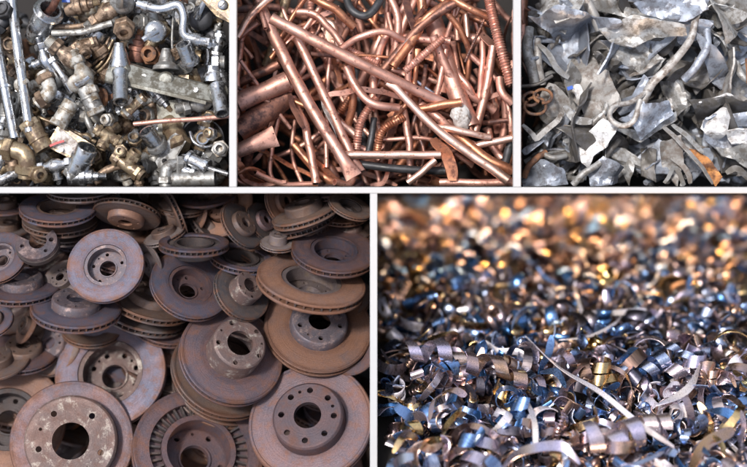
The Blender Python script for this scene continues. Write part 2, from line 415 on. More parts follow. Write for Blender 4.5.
# ================================================================ 1. BRAKE DISCS
def disc_proto(kind):
    """unit disc radius 100, hub towards +z. returns dict part -> MB"""
    P = {}
    Ri, T, Rh, H, rc, nb, rb, pr, br = dict(
        std=(56, 17, 55, 20, 21, 5, 39, 5, 4.6), eight=(59, 14, 58, 26, 22, 8, 42, 5, 5), drum=(80, 10, 76, 22, 30, 5, 52, 5, 5),
        tall=(53, 20, 52, 50, 25, 5, 42, 5, 4.5), vane=(76, 20, 57, 26, 22, 5, 42, 5, 4.6), thin=(60, 9, 50, 24, 19, 5, 36, 5, 4.5),
        wide=(53, 16, 52, 12, 20, 5, 38, 5, 4.5))[kind]
    mb = MB(); n = 72
    if kind in ('drum', 'thin'):
        revolve(mb, [(Ri-6, -T/2), (98.5, -T/2), (100, -T/2+1.5), (100, T/2-1.5), (98.5, T/2), (Ri-6, T/2)], n=n, closed=True)
        P['friction_ring'] = mb
    else:
        pt = T*.3
        for z0, inner in ((-T/2, Ri), (T/2-pt, Rh-4)):
            revolve(mb, [(inner, z0), (98.8, z0), (100, z0+1.2), (100, z0+pt-1.2), (98.8, z0+pt), (inner, z0+pt)], n=n, closed=True)
        # a worn lip near the outer edge
        revolve(mb, [(94, T/2), (95, T/2+.9), (98.4, T/2+.9), (98.8, T/2-.2)], n=n, closed=True)
        P['friction_ring'] = mb
        vb = MB(); nv = 38
        for k in range(nv):
            a = 2*math.pi*k/nv; m4 = Matrix.Rotation(a, 4, 'Z')
            box(vb, (min(Ri, Rh)+1, -1.5, -T/2+pt-.3), (97.5, 1.5, T/2-pt+.3), m4)
        revolve(vb, [(83, -T/2+pt), (84, -T/2+pt), (84, T/2-pt), (83, T/2-pt)], n=48, closed=True)
        P['cooling_vanes'] = vb
    hb = MB()
    hz = T/2+H
    revolve(hb, [(Rh, T/2-1), (Rh-1, T/2+2), (Rh-1.5, hz-4), (Rh-4, hz-.6), (Rh-5.5, hz), (Rh-5.5, hz-7), (Rh-8, hz-9), (Rh-8, -T/2+2), (Rh, -T/2+2)], n=56, closed=True)
    loops = [circle2(0, 0, Rh-5.5, 56), circle2(0, 0, rc, 40)]
    for k in range(nb):
        a = 2*math.pi*k/nb; loops.append(circle2(rb*math.cos(a), rb*math.sin(a), br, 14))
    a = math.pi/nb
    loops.append(circle2(rb*math.cos(a), rb*math.sin(a), br*.55, 10)); loops.append(circle2(rb*math.cos(a+2*math.pi/nb*2), rb*math.sin(a+2*math.pi/nb*2), br*.55, 10))
    plate(hb, loops, hz-6.5, hz)
    revolve(hb, [(rc, hz-10), (rc+3, hz-10), (rc+3, hz-6.4), (rc, hz-6.4)], n=40, closed=True)
    P['hub'] = hb
    return P
PROTO = {}
def disc_mesh(kind):
    if kind not in PROTO:
        d = {}
        for nm, mb in disc_proto(kind).items():
            o = mb.build(nm, M['disc_pink']); d[nm] = o.data; bpy.data.objects.remove(o)
        PROTO[kind] = d
    return PROTO[kind]
def add_disc(px, py, a, ratio, phi, z, kind='std', ring='disc_pink', hub='hub_spot', back=False, spin=None, label=None, short=None, fill=False):
    c = W(px, py, z); s = (D-z)/D
    th = math.acos(max(.05, min(1, ratio))); ph = math.radians(phi)
    n = Vector((math.sin(th)*math.cos(ph), math.sin(th)*math.sin(ph), math.cos(th)))
    if back: n = -n
    q = n.to_track_quat('Z', 'Y') @ Quaternion((0, 0, 1), R.uniform(0, 6.28) if spin is None else spin)
    rt = bpy.data.objects.new('brake_disc', None); COL.objects.link(rt); rt.empty_display_size = .02
    rt.location = c*U; rt.rotation_mode = 'QUATERNION'; rt.rotation_quaternion = q
    rt.scale = (a*s/100,)*3
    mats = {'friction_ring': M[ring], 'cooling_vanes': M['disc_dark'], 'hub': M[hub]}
    ringo = None
    for nm, me in disc_mesh(kind).items():
        o = bpy.data.objects.new(nm, me); COL.objects.link(o); o.parent = rt
        if nm == 'friction_ring': ringo = o
        if nm == 'cooling_vanes': o.parent = ringo
        o.material_slots[0].link = 'OBJECT'; o.material_slots[0].material = mats[nm]
    grp = 'rusty brake discs in the heap'
    if label:
        tag(rt, label, 'brake disc', grp)
        if short: mark('discs', px, py, short)
    else:
        colw = {'disc_blue': 'blue-grey', 'disc_pink': 'pinkish', 'disc_orange': 'orange-rusted', 'disc_brown': 'brown', 'disc_cream': 'pale', 'disc_dark': 'dark'}[ring]
        how = 'steeply tipped' if ratio < .4 else ('tilted' if ratio < .75 else 'face-up')
        pend(rt, 'discs', px, py, f'{colw} {how} disc partly buried', 'brake disc', grp, ('small' if a < 30 else 'wide',))
    return rt
DB = [
 # px, py, a, ratio, phi, z, kind, ring, hub, back, label, short
 (311, 423, 63, .86, 105, -52, 'eight', 'disc_pink', 'disc_pink', False, 'large pinkish disc with ring of bolt holes, in the lower right corner', 'the large lower right disc'),
 (198, 452, 66, .80, 60, -72, 'vane', 'disc_pink', 'disc_pink', True, 'pink disc showing ribbed cooling vanes inside, cut by the bottom edge', 'the vaned bottom disc'),
 (72, 442, 61, .97, 60, -70, 'drum', 'disc_pink', 'hub_spot', False, 'purplish disc with wide spotted hub, bottom left, hole facing the viewer', 'the spotted hub disc'),
 (120, 462, 42, .88, 160, -100, 'std', 'disc_orange', 'disc_brown', True, 'small brown-pink disc wedged at the bottom between spotted hub and vaned disc', None),
 (8, 420, 57, .93, 60, -105, 'std', 'disc_orange', 'disc_dark', True, 'orange-rimmed disc with dark hollow centre cut by the lower left edge', 'the orange lower left disc'),
 (111, 373, 56, .93, 100, -122, 'eight', 'disc_blue', 'hub_spot', True, 'large lavender disc with eight-hole rusty white hub, left of centre', 'the large lavender disc'),
 (142, 346, 46, .85, 70, -188, 'std', 'disc_blue', 'disc_dark', True, 'blue-grey disc lying behind the large lavender disc', None),
 (231, 356, 53, .80, 52, -80, 'tall', 'disc_pink', 'hub_spot', False, 'thick disc with tall drum hub and five holes, in the centre of the heap', 'the tall drum disc'),
 (224, 372, 54, .72, 58, -118, 'std', 'disc_brown', 'disc_brown', False, 'rust-edged disc stacked directly under the tall drum disc', None),
 (221, 388, 50, .60, 62, -145, 'std', 'disc_brown', 'disc_brown', False, 'lowest brown rim of the stack under the tall drum disc', None),
 (318, 328, 54, .80, 75, -110, 'std', 'disc_orange', 'hub_blue', False, 'orange-ringed disc with grey five-hole hub facing up, right side', 'the orange ringed disc'),
 (311, 283, 55, .42, 78, -85, 'std', 'disc_orange', 'disc_cream', True, 'tilted rusty-red disc with open centre, above the orange ringed disc', 'the tilted red disc'),
 (334, 252, 43, .52, 82, -105, 'std', 'disc_pink', 'disc_blue', True, 'thick mauve disc with deep round recess near the right divider', 'the mauve recessed disc'),
 (352, 354, 25, .78, 110, -98, 'thin', 'disc_pink', 'disc_blue', True, 'small brown-pink disc cut by the divider, above the large lower right disc', None),
 (76, 309, 45, .42, 83, -84, 'std', 'disc_blue', 'hub_blue', False, 'tilted blue-pink vented disc with raised hub, above the lavender disc', 'the tilted hub disc'),
 (22, 287, 40, .40, 88, -110, 'std', 'disc_blue', 'hub_blue', False, 'grey disc with raised holed hub at the left edge', 'the left edge hub disc'),
 (54, 346, 32, .85, 130, -150, 'std', 'disc_brown', 'hub_blue', False, 'brown disc with grey hub half covered by the lavender disc', None),
 (27, 326, 19, .55, 150, -135, 'thin', 'disc_orange', 'disc_brown', False, 'small orange disc standing on edge under the tilted hub disc', None),
 (-8, 322, 22, .7, 100, -105, 'std', 'disc_blue', 'disc_brown', False, 'dark blue disc rim poking in at the left edge', None),
 (-2, 362, 32, .5, 95, -118, 'thin', 'disc_brown', 'disc_brown', False, 'brown disc sliver above the orange lower left disc', None),
 (106, 266, 39, .93, 100, -82, 'std', 'disc_blue', 'hub_blue', True, 'lavender-grey dished disc facing the viewer in the upper left', 'the dished upper left disc'),
 (116, 246, 38, .62, 65, -142, 'std', 'disc_pink', 'disc_brown', True, 'pinkish disc leaning just behind the dished upper left disc', None),
 (63, 280, 23, .8, 120, -112, 'thin', 'disc_cream', 'disc_cream', False, 'small pale worn disc left of the dished upper left disc', None),
 (190, 286, 41, .72, 58, -98, 'std', 'disc_blue', 'disc_pink', True, 'blue-rimmed disc with pink hollow hub, upper middle', 'the pink hollow hub disc'),
 (241, 293, 31, .66, 38, -92, 'tall', 'disc_dark', 'hub_spot', False, 'dark steep disc with protruding holed hub, left of the tilted red disc', 'the dark protruding hub'),
 (194, 245, 35, .26, 88, -86, 'vane', 'disc_blue', 'disc_dark', True, 'nearly edge-on grey vented disc lying flat near the top', 'the flat grey disc'),
 (150, 262, 20, .6, 205, -112, 'thin', 'disc_cream', 'disc_cream', False, 'cream disc standing on edge between dished and pink hollow hub discs', None),
 (58, 209, 38, .42, 86, -110, 'std', 'disc_blue', 'disc_brown', True, 'blue-grey open-centre disc on top of the upper left stack', 'the upper left stack'),
 (60, 221, 37, .40, 86, -138, 'std', 'disc_brown', 'disc_brown', True, 'brown disc second from the top of the upper left stack', None),
 (64, 232, 33, .38, 86, -160, 'std', 'disc_cream', 'disc_brown', True, 'cream-edged disc lowest in the upper left stack', None),
 (83, 190, 36, .32, 90, -125, 'std', 'disc_cream', 'disc_brown', True, 'pale rim under the divider at the upper left', None),
 (127, 214, 34, .38, 262, -112, 'std', 'disc_brown', 'disc_orange', False, 'disc tipped downward showing square vent slots along its upper rim', 'the slotted tipped disc'),
 (0, 258, 29, .85, 110, -105, 'std', 'disc_blue', 'hub_blue', True, 'grey disc with bolt holes cut by the left edge, upper left', 'the left edge grey disc'),
 (5, 206, 26, .38, 88, -140, 'thin', 'disc_pink', 'disc_brown', False, 'small pinkish disc in the top left corner', None),
 (8, 229, 24, .34, 88, -160, 'thin', 'disc_cream', 'disc_brown', False, 'yellowish disc under the one in the top left corner', None),
 (150, 303, 42, .34, 72, -130, 'std', 'disc_brown', 'disc_brown', False, 'dark slotted rim lying below the dished upper left disc', None),
 (143, 316, 42, .30, 72, -152, 'std', 'disc_cream', 'disc_brown', False, 'cream slotted rim beneath the dark slotted rim, centre left', None),
 (224, 207, 33, .82, 140, -150, 'thin', 'disc_orange', 'disc_orange', False, 'broad salmon disc at the top, behind a dark disc', 'the salmon top disc'),
 (241, 226, 26, .50, 35, -112, 'std', 'disc_dark', 'disc_brown', False, 'dark disc standing almost upright before the salmon top disc', 'the dark upright disc'),
 (263, 222, 21, .55, 30, -135, 'std', 'disc_dark', 'disc_pink', False, 'grey-brown disc standing beside the dark upright disc', None),
 (283, 203, 24, .62, 20, -150, 'std', 'disc_orange', 'disc_orange', False, 'brown holed hub with pale rim right of the salmon top disc', None),
 (306, 214, 35, .30, 108, -118, 'vane', 'disc_brown', 'disc_brown', False, 'top disc of the slotted stack at the upper right', 'the slotted upper right stack'),
 (303, 223, 35, .28, 108, -138, 'vane', 'disc_dark', 'disc_brown', False, 'middle disc of the slotted stack at the upper right', None),
 (300, 232, 35, .27, 108, -158, 'vane', 'disc_brown', 'disc_brown', False, 'lowest disc of the slotted stack at the upper right', None),
 (350, 207, 23, .46, 66, -100, 'std', 'disc_brown', 'disc_dark', True, 'small dark vented disc tilted in the upper right corner', 'the upper right corner disc'),
 (335, 190, 30, .30, 100, -150, 'std', 'disc_blue', 'disc_dark', False, 'bluish rim tucked under the divider above the slotted stack', None),
 (173, 213, 30, .28, 205, -140, 'vane', 'disc_brown', 'disc_brown', False, 'slotted rim standing upright right of the slotted tipped disc', None),
 (186, 222, 19, .5, 170, -168, 'thin', 'disc_brown', 'disc_brown', False, 'brown disc on edge left of the salmon top disc', None),
 (199, 216, 16, .55, 165, -145, 'thin', 'disc_orange', 'disc_brown', False, 'small orange-brown disc on edge beside the salmon top disc', None),
 (165, 236, 22, .34, 110, -118, 'vane', 'disc_cream', 'disc_brown', False, 'cream narrow rim just left of the flat grey disc', None),
 (214, 230, 30, .32, 50, -158, 'vane', 'disc_dark', 'disc_brown', False, 'dark vented disc leaning above the flat grey disc', None),
 (241, 259, 32, .38, 78, -120, 'vane', 'disc_blue', 'disc_dark', True, 'bluish open ring between the flat grey disc and tilted red disc', None),
 (278, 244, 18, .42, 85, -110, 'tall', 'disc_cream', 'disc_cream', False, 'cream drum-shaped hub left of the mauve recessed disc', None),
 (345, 232, 22, .6, 80, -165, 'thin', 'disc_orange', 'disc_orange', False, 'orange rusty disc glimpsed above the mauve recessed disc', None),
 (178, 395, 26, .85, 90, -150, 'thin', 'disc_orange', 'disc_orange', False, 'orange flat disc glimpsed between the lavender and tall drum discs', None),
 (345, 300, 28, .7, 110, -150, 'std', 'disc_brown', 'disc_brown', False, 'brown disc at the divider right of the orange ringed disc', None),
 (268, 375, 30, .7, 70, -160, 'std', 'disc_brown', 'disc_brown', False, 'brown disc in the gap right of the tall drum disc', None),
]
for px, py, a, ra, ph, z, k, rg, hb_, bk, lab, sh in DB:
    z = z+62*(467-py)/280
    add_disc(px, py, a, ra, ph, z, k, rg, hb_, bk, None, lab, sh)
for i in range(135):
    px = R.uniform(-25, 342); py = R.uniform(190, 480)
    dz = -166+R.uniform(-45, 8)+50*(467-py)/280
    add_disc(px, py, R.uniform(26, 36)+12*(py-190)/290, R.uniform(.38, .8), R.uniform(55, 125), dz, R.choice(['std', 'vane', 'thin', 'std']),
             R.choice(['disc_brown', 'disc_pink', 'disc_blue', 'disc_orange', 'disc_dark', 'disc_cream', 'disc_brown']), R.choice(['disc_brown', 'hub_spot']), R.random() < .4)
for px, py, a, ra, ph, z, k, rg in [(178, 203, 30, .42, 80, -92, 'std', 'disc_brown'), (207, 197, 30, .36, 95, -88, 'thin', 'disc_pink'), (362, 231, 24, .5, 95, -100, 'std', 'disc_brown'),
    (166, 326, 34, .5, 75, -130, 'std', 'disc_pink'), (176, 344, 36, .55, 70, -142, 'thin', 'disc_orange'), (182, 372, 34, .6, 80, -138, 'std', 'disc_brown'), (128, 232, 30, .45, 80, -118, 'std', 'disc_orange'),
    (92, 330, 30, .5, 85, -120, 'std', 'disc_brown'), (24, 352, 34, .55, 85, -112, 'std', 'disc_pink'), (366, 352, 22, .6, 90, -118, 'std', 'disc_brown'), (272, 262, 26, .45, 85, -100, 'thin', 'disc_brown'),
    (255, 250, 24, .5, 60, -112, 'std', 'disc_orange'), (282, 358, 34, .6, 75, -140, 'std', 'disc_pink'), (340, 214, 28, .4, 85, -104, 'std', 'disc_orange'), (20, 240, 28, .5, 90, -112, 'std', 'disc_orange'), (100, 228, 24, .45, 90, -116, 'thin', 'disc_cream')]:
    add_disc(min(px, 350), py, a, ra, ph, z, k, rg, R.choice(['hub_spot', 'disc_brown']), R.random() < .4)
# broken caliper bracket lying on the discs
def crescent():
    c = W(37, 243, -38)
    rt = empty('broken_hub_flange', c); tag(rt, 'broken crescent-shaped grey flange with three bolt holes among the upper left discs', 'flange')
    mark('discs', 37, 243, 'the broken flange')
    mb = MB(); out = []
    for k in range(25): a = math.radians(-190+245*k/24); out.append((21*math.cos(a), 21*math.sin(a)))
    for k in range(19): a = math.radians(50-225*k/18); out.append((9*math.cos(a)+1, 9*math.sin(a)+1))
    holes = [circle2(15*math.cos(math.radians(a)), 15*math.sin(math.radians(a)), r, 10) for a, r in ((-150, 2.3), (-35, 2.0), (20, 2.6))]
    m4 = Matrix.Rotation(math.radians(-32), 4, 'X') @ Matrix.Rotation(math.radians(-10), 4, 'Z')
    plate(mb, [out]+holes, -2.5, 2.5, m4)
    mb.build('flange_plate', M['hub_blue'], rt)
    m2 = MB(); revolve(m2, [(20, -8), (22.5, -8), (22.5, -2.5), (20, -2.5)], m4, 30, True, math.radians(-180), math.radians(30))
    m2.build('flange_rim', M['disc_dark'], rt)
crescent()

# ================================================================ 2. COPPER
def dents(pts, amp, seed): return [p+Vector((noise.noise(p*.05+Vector((seed, 0, 0))), noise.noise(p*.05+Vector((0, seed, 9))), noise.noise(p*.05+Vector((4, 5, seed)))))*amp for p in pts]
def pipe(pts, r, mat, kind='pipe', flat_end=0, r2=None, hint=None, seed=0, open_=.78, name='copper_pipe', n=None, squash=1.0):
    """pts [(px,py,z)]"""
    P = [W(*p) for p in pts]; r2 = r2 or r
    cu = pts[0][0] < 516 and pts[-1][0] < 526
    for p in P:
        k = (D-p.z)/D; xl, xh = (-139*k+min(r, 3), 142*k-min(r, 3)) if cu else (145.5*k+r, 9999)
        p.y = max(p.y, 48+r); p.x = max(xl, min(xh, p.x))
    c = sum(P, Vector())/len(P)
    L = sum((b-a).length for a, b in zip(P, P[1:]))
    if kind == 'bellows':
        n = max(20, int(L/.8)); path = catmull(P, n)
        per = 2.6
        def prof(t):
            q = 1+.13*math.sin(t*L/per*2*math.pi); return circ(r*q, 14, squash, 1)
        mb = MB(); sweep(mb, path, prof, hint, .7)
    elif kind == 'strip':
        n = n or max(10, int(L/4)); path = dents(catmull(P, n), 2.5, seed)
        def prof(t):
            k = 1-.35*abs(2*t-1)**4; return rect(r*2*k, max(1.1, r*.28))
        mb = MB(); sweep(mb, path, prof, hint or Vector((.3, .4, 1)), 0, twist=R.uniform(-1.2, 1.2))
    elif kind == 'channel':   # split pipe, half open
        n = n or max(10, int(L/4)); path = dents(catmull(P, n), 2, seed)
        def prof(t):
            o = []
            for k in range(9): a = math.radians(-110+220*k/8); o.append((r*math.cos(a), r*math.sin(a)))
            for k in range(9): a = math.radians(110-220*k/8); o.append((r*.78*math.cos(a)-.05*r, r*.78*math.sin(a)))
            return o
        mb = MB(); sweep(mb, path, prof, hint or Vector((.2, .3, 1)), 0, twist=R.uniform(-.8, .8))
    else:
        n = n or max(12, int(L/4)); path = dents(catmull(P, n), .45 if L > 70 else 1.0, seed)
        ph = R.uniform(0, 6)
        def prof(t):
            rr = r+(r2-r)*t; k = 0
            if flat_end & 1: k = max(k, 1-t*L/(r*3.5))
            if flat_end & 2: k = max(k, 1-(1-t)*L/(r*3.5))
            k = max(0, k)**1.3
            nn = 1+.07*noise.noise(Vector((t*L*.06, seed, ph)))
            nb = 1-.10*max(0, noise.noise(Vector((t*L*.09, seed+7, ph))))
            return circ(rr, 18, (1-.84*k)*nb*squash, (1+.42*k)*nn)
        mb = MB(); sweep(mb, path, prof, hint, open_)
    o = mb.build(name, M[mat] if isinstance(mat, str) else mat, None, c)
    return o, c
CU = [
 # pts, r, mat, kind, flat, label, short
 ([(271, 18, -32), (357, 62, -34), (445, 104, -50)], 5.8, 'copper', 'pipe', 0, 'long straight copper pipe sloping from upper left to centre, topmost', 'the long sloping pipe', 5.4),
 ([(258, 2, -75), (300, 88, -48), (354, 177, -30)], 6.2, 'copper', 'pipe', 2, 'long copper pipe with squashed lower end, crossing under the sloping pipe', 'the squashed end pipe', None),
 ([(297, 38, -62), (330, 108, -56), (359, 172, -52)], 4.8, 'copper', 'pipe', 2, 'slimmer pipe parallel to and right of the squashed end pipe', 'the slim parallel pipe', None),
 ([(431, 14, -92), (448, 70, -72), (471, 128, -56)], 10, 'copper', 'pipe', 0, 'thickest upright pipe, splashed with white residue near its lower end', 'the thick upright pipe', None),
 ([(236, 103, -62), (288, 81, -66)], 10, 'copper', 'pipe', 0, 'thick pink pipe coming in from the left edge, upper of two', 'the thick left pipe', None),
 ([(236, 134, -62), (286, 97, -80)], 12, 'copper_brown', 'pipe', 0, 'thick dull brown pipe at the left edge below the pink one', 'the thick brown pipe', None),
 ([(236, 151, -44), (276, 136, -42)], 8, 'copper', 'pipe', 2, 'short crushed pipe with pinched ragged mouth at the left edge', 'the crushed mouth pipe', None),
 ([(341, 155, -46), (441, 155, -40)], 4.3, 'copper_pale', 'pipe', 0, 'pale horizontal tube near the bottom centre', 'the pale horizontal tube', None),
 ([(389, 81, -40), (440, 132, -34), (508, 180, -32)], 3.8, 'copper_pale', 'pipe', 1, 'long pale tapering pipe running down to the lower right corner', 'the pale tapering pipe', 5.0),
 ([(236, 84, -82), (279, 64, -78)], 5, 'copper_brown', 'pipe', 0, 'brown tube lying above the thick left pipe', None, None),
 ([(288, -8, -88), (278, 32, -96), (266, 66, -104)], 5.2, 'brass', 'pipe', 0, 'yellowish brass tube upright at the upper left', 'the brass tube', None),
 ([(346, 67, -60), (358, 92, -54), (376, 106, -50), (400, 107, -56)], 4.4, 'copper', 'channel', 0, 'curved split copper strip sagging below the long sloping pipe', 'the sagging split strip', None),
 ([(395, -6, -110), (380, 40, -100), (346, 116, -108)], 6.5, 'copper', 'pipe', 0, 'broad pipe behind, slanting down left under the sloping pipe', 'the broad rear pipe', None),
 ([(430, -6, -80), (412, 42, -64), (407, 98, -74)], 3.8, 'copper', 'channel', 0, 'gently bent upright split tube left of the thick pipe', 'the bent split tube', None),
 ([(493, 46, -62), (486, 90, -62), (475, 132, -60)], 4.6, 'copper', 'pipe', 0, 'upright pipe with blackened top end, right of the thick pipe', 'the blackened top pipe', None),
 ([(483, 34, -70), (482, 66, -64), (479, 98, -70)], 3.3, 'copper', 'pipe', 0, 'thin upright tube left of the blackened top pipe', None, None),
 ([(488, -6, -48), (497, 34, -42), (511, 84, -44)], 5.2, 'copper', 'bellows', 0, 'ribbed orange copper strip hanging down the upper right edge', 'the ribbed orange strip', None),
 ([(405, 71, -44), (443, 38, -46)], 3.9, 'copper', 'bellows', 0, 'short ribbed coil resting against the thick upright pipe', 'the short ribbed coil', None),
 ([(356, 152, -66), (361, 122, -60), (376, 98, -66)], 4.2, 'copper', 'bellows', 0, 'curved ribbed coil left of the black cable, centre', 'the curved ribbed coil', None),
 ([(377, 152, -66), (383, 130, -58), (404, 117, -64)], 4.0, 'copper_orange', 'bellows', 0, 'curved ribbed coil bending right, right of the black cable', None, None),
 ([(358, 164, -62), (400, 169, -56), (445, 171, -58)], 4.2, 'dark', 'pipe', 0, 'black cable lying below the pale horizontal tube', 'the black cable', None),
 ([(374, 118, -78), (371, 138, -74), (368, 154, -74)], 3.6, 'dark', 'pipe', 0, 'short blackened tube between the two curved ribbed coils', None, None),
 ([(415, 110, -48), (461, 102, -40)], 4.4, 'copper_orange', 'pipe', 0, 'short rust-red tube ending on the white residue', 'the short rust-red tube', None),
 ([(434, 138, -52), (448, 158, -40), (453, 196, -36)], 6.5, 'copper_orange', 'strip', 0, 'wide orange copper strip bending down to the bottom edge', 'the wide orange strip', None),
 ([(452, 132, -58), (480, 154, -50), (520, 172, -50)], 5.2, 'copper_orange', 'channel', 0, 'orange split tube below the pale tapering pipe, lower right', 'the orange split tube', None),
 ([(474, 146, -54), (520, 138, -48)], 4.0, 'copper_pale', 'pipe', 0, 'short pale tube running to the right edge, lower right', None, None),
 ([(303, -6, -64), (330, 6, -54), (354, 27, -60)], 4.5, 'copper_orange', 'channel', 0, 'orange split strip at the top, left of the dark loop', 'the orange top strip', None),
 ([(293, 14, -70), (318, 16, -62), (342, 45, -64)], 3.6, 'copper', 'channel', 0, 'arched strip above the long sloping pipe', None, None),
 ([(312, 17, -78), (334, 26, -70), (338, 48, -76)], 3.4, 'copper_pale', 'channel', 0, 'small arched pale strip above the middle of the sloping pipe', None, None),
 ([(340, 50, -66), (362, 36, -54), (386, 32, -54), (403, 40, -62)], 3.6, 'copper', 'channel', 0, 'hooked copper strip arching above the centre of the sloping pipe', 'the arching strip', None),
 ([(376, 52, -82), (412, 78, -74), (446, 102, -78)], 2.0, 'blue_rod', 'pipe', 0, 'thin bluish steel rod under the long sloping pipe', 'the bluish rod', None),
 ([(345, -8, -66), (352, 11, -58), (368, 15, -56), (384, -4, -62)], 4.2, 'dark', 'pipe', 0, 'dark hose loop dipping in from the top edge', 'the dark hose loop', None),
 ([(438, 128, -48), (462, 131, -42), (490, 138, -46)], 3.8, 'copper_pale', 'channel', 0, 'pale flat strip left of the lower right corner', None, None),
 ([(405, 43, -96), (440, 36, -92), (486, 40, -88)], 5.2, 'copper', 'pipe', 0, 'horizontal pipe passing behind the thick upright pipe', None, None),
 ([(412, 30, -66), (432, 14, -60), (456, -4, -66)], 4.0, 'copper_orange', 'channel', 0, 'orange strip rising to the top edge left of the thick pipe', None, None),
 ([(448, -4, -60), (470, 9, -54), (494, 19, -58)], 3.8, 'copper_orange', 'pipe', 0, 'orange tube slanting down from the top edge at right', None, None),
 ([(230, 36, -62), (252, 14, -58), (275, -6, -62)], 4.0, 'copper_pale', 'pipe', 0, 'pale tube in the top left corner of the copper', None, None),
 ([(232, 38, -88), (258, 22, -80)], 3.8, 'copper', 'pipe', 0, 'short tube just under the pale top left tube', None, None),
 ([(293, 98, -84), (306, 132, -72), (316, 194, -66)], 4.4, 'copper', 'channel', 0, 'curving split tube running down left of the squashed end pipe', None, None),
 ([(288, 92, -70), (294, 110, -62), (305, 130, -62)], 3.0, 'copper_brown', 'strip', 0, 'dark frayed strip left of the squashed end pipe', None, None),
 ([(403, 108, -74), (409, 140, -64), (411, 190, -64)], 4.0, 'copper', 'channel', 0, 'upright split tube crossing behind the pale horizontal tube', None, None),
 ([(408, 186, -42), (436, 160, -38)], 3.6, 'copper_pale', 'pipe', 0, 'short pale tube rising from the bottom edge', None, None),
 ([(440, 184, -48), (470, 183, -44), (514, 184, -44)], 4.0, 'copper', 'channel', 0, 'split tube lying level along the bottom right edge', None, None),
 ([(324, 100, -58), (330, 118, -52), (337, 138, -58)], 4.6, 'alu_warm', 'strip', 0, 'crumpled foil scrap tucked between the two parallel pipes', None, None),
 ([(421, 106, -60), (440, 118, -50), (454, 133, -56)], 4.4, 'copper', 'channel', 0, 'split strip below the short rust-red tube', None, None),
 ([(388, -6, -72), (398, 20, -68), (394, 62, -76)], 4.2, 'copper', 'pipe', 0, 'upright tube between the arching strip and bent split tube', None, None),
 ([(418, -6, -76), (404, 24, -72), (388, 70, -80)], 4.2, 'copper', 'pipe', 0, 'slanting tube left of the bent split tube', None, None),
 ([(446, 62, -70), (466, 84, -66), (474, 100, -70)], 3.4, 'copper', 'pipe', 0, 'thin tube descending right of the thick upright pipe', None, None),
 ([(456, 18, -80), (458, 40, -80)], 3.6, 'copper', 'pipe', 0, 'short upright tube near the top, right of the thick pipe', None, None),
 ([(466, 14, -78), (467, 38, -78)], 3.2, 'copper_pale', 'pipe', 0, 'short pale upright tube near the top right', None, None),
 ([(500, 78, -60), (502, 92, -54), (514, 104, -56)], 4.4, 'copper', 'channel', 0, 'curled strip below the ribbed orange strip', None, None),
 ([(352, 96, -84), (340, 112, -92)], 4.0, 'copper_orange', 'bellows', 0, 'small ribbed piece under the slim parallel pipe', None, None),
]
CNAME = {'pipe': 'copper_pipe', 'bellows': 'ribbed_copper_tube', 'channel': 'split_copper_pipe', 'strip': 'metal_strip'}
for i, (pts, r, mt, kd, fe, lab, sh, r2) in enumerate(CU):
    nm = 'black_cable' if mt == 'dark' else ('steel_rod' if mt == 'blue_rod' else CNAME[kd])
    o, c = pipe(pts, r, mt, kd, fe, r2, seed=i, name=nm)
    tag(o, lab, {'black_cable': 'cable', 'steel_rod': 'rod', 'copper_pipe': 'pipe', 'ribbed_copper_tube': 'ribbed tube', 'split_copper_pipe': 'split pipe', 'metal_strip': 'strip'}[nm], 'copper scrap in the heap')
    if sh: m_ = pts[len(pts)//2] if len(pts) > 2 else ((pts[0][0]+pts[1][0])/2, (pts[0][1]+pts[1][1])/2); mark('copper', m_[0], m_[1], sh)
# the white residue on the thick pipe
mb = MB(); c = W(461, 116, -46)
prof = []
revolve(mb, [(0.01, 9), (6, 7.5), (10, 2), (10.5, -4), (8, -9), (.01, -10)], Matrix.Translation(c) @ Matrix.Rotation(.4, 4, 'Z') @ Matrix.Diagonal((1, 1.25, .75, 1)), 18)
for i, v in enumerate(mb.v): mb.v[i] = v+(v-c).normalized()*noise.noise(v*.16)*4
tag(mb.build('plaster_lump', M['plaster'], None, c), 'lump of whitish residue stuck at the lower end of the thick upright pipe', 'residue')
# the rest of the heap
def cdesc(mt): return {'copper': 'pink', 'copper_orange': 'orange', 'copper_brown': 'dark brown', 'copper_pale': 'pale', 'dark': 'black'}[mt]
for i in range(292):
    px = R.uniform(232, 518); py = R.uniform(-8, 194); z = R.uniform(-130, -62); 
    if i < 95: z = -138
    L = R.uniform(30, 100)*(1 if i > 130 else 1.5); an = R.choice([R.gauss(-60, 25), R.gauss(-35, 25), R.uniform(0, 180), R.gauss(70, 20)])
    dx, dy = math.cos(math.radians(an))*L/2, -math.sin(math.radians(an))*L/2
    dzz = R.uniform(-16, 16); cv = R.uniform(-.35, .35)
    x0, x1 = px-dx, px+dx
    lim = lambda x: max(222, min(531, x))
    pts = [(lim(x0), py-dy, z-dzz), (lim(px-dy*cv), py+dx*cv, z+R.uniform(-3, 6)), (lim(x1), py+dy, z+dzz)]
    kd = R.choices(['pipe', 'channel', 'strip', 'bellows'], [5, 4, 2.2, .3])[0]
    mt = R.choices(['copper', 'copper_orange', 'copper_brown', 'copper_pale', 'dark'], [6, 3.5, 3, 1, .12])[0]
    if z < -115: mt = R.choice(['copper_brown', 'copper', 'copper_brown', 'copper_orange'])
    o, c = pipe(pts, R.choice([R.uniform(1.6, 3), R.uniform(2, 3.6), R.uniform(3, 5)]), mt, kd, R.choice([0, 0, 1, 2]), seed=i+100, name=CNAME[kd])
    shape = {'pipe': 'tube', 'channel': 'split tube', 'strip': 'flat strip', 'bellows': 'ribbed tube'}[kd]
    lean = 'level' if abs(dy) < abs(dx)*.35 else ('upright' if abs(dx) < abs(dy)*.35 else 'slanting')
    pend(o, 'copper', px, py, f'{cdesc(mt)} {lean} {shape}', shape, 'copper scrap in the heap', ('short' if L < 50 else 'long', 'bent', 'half-buried'))

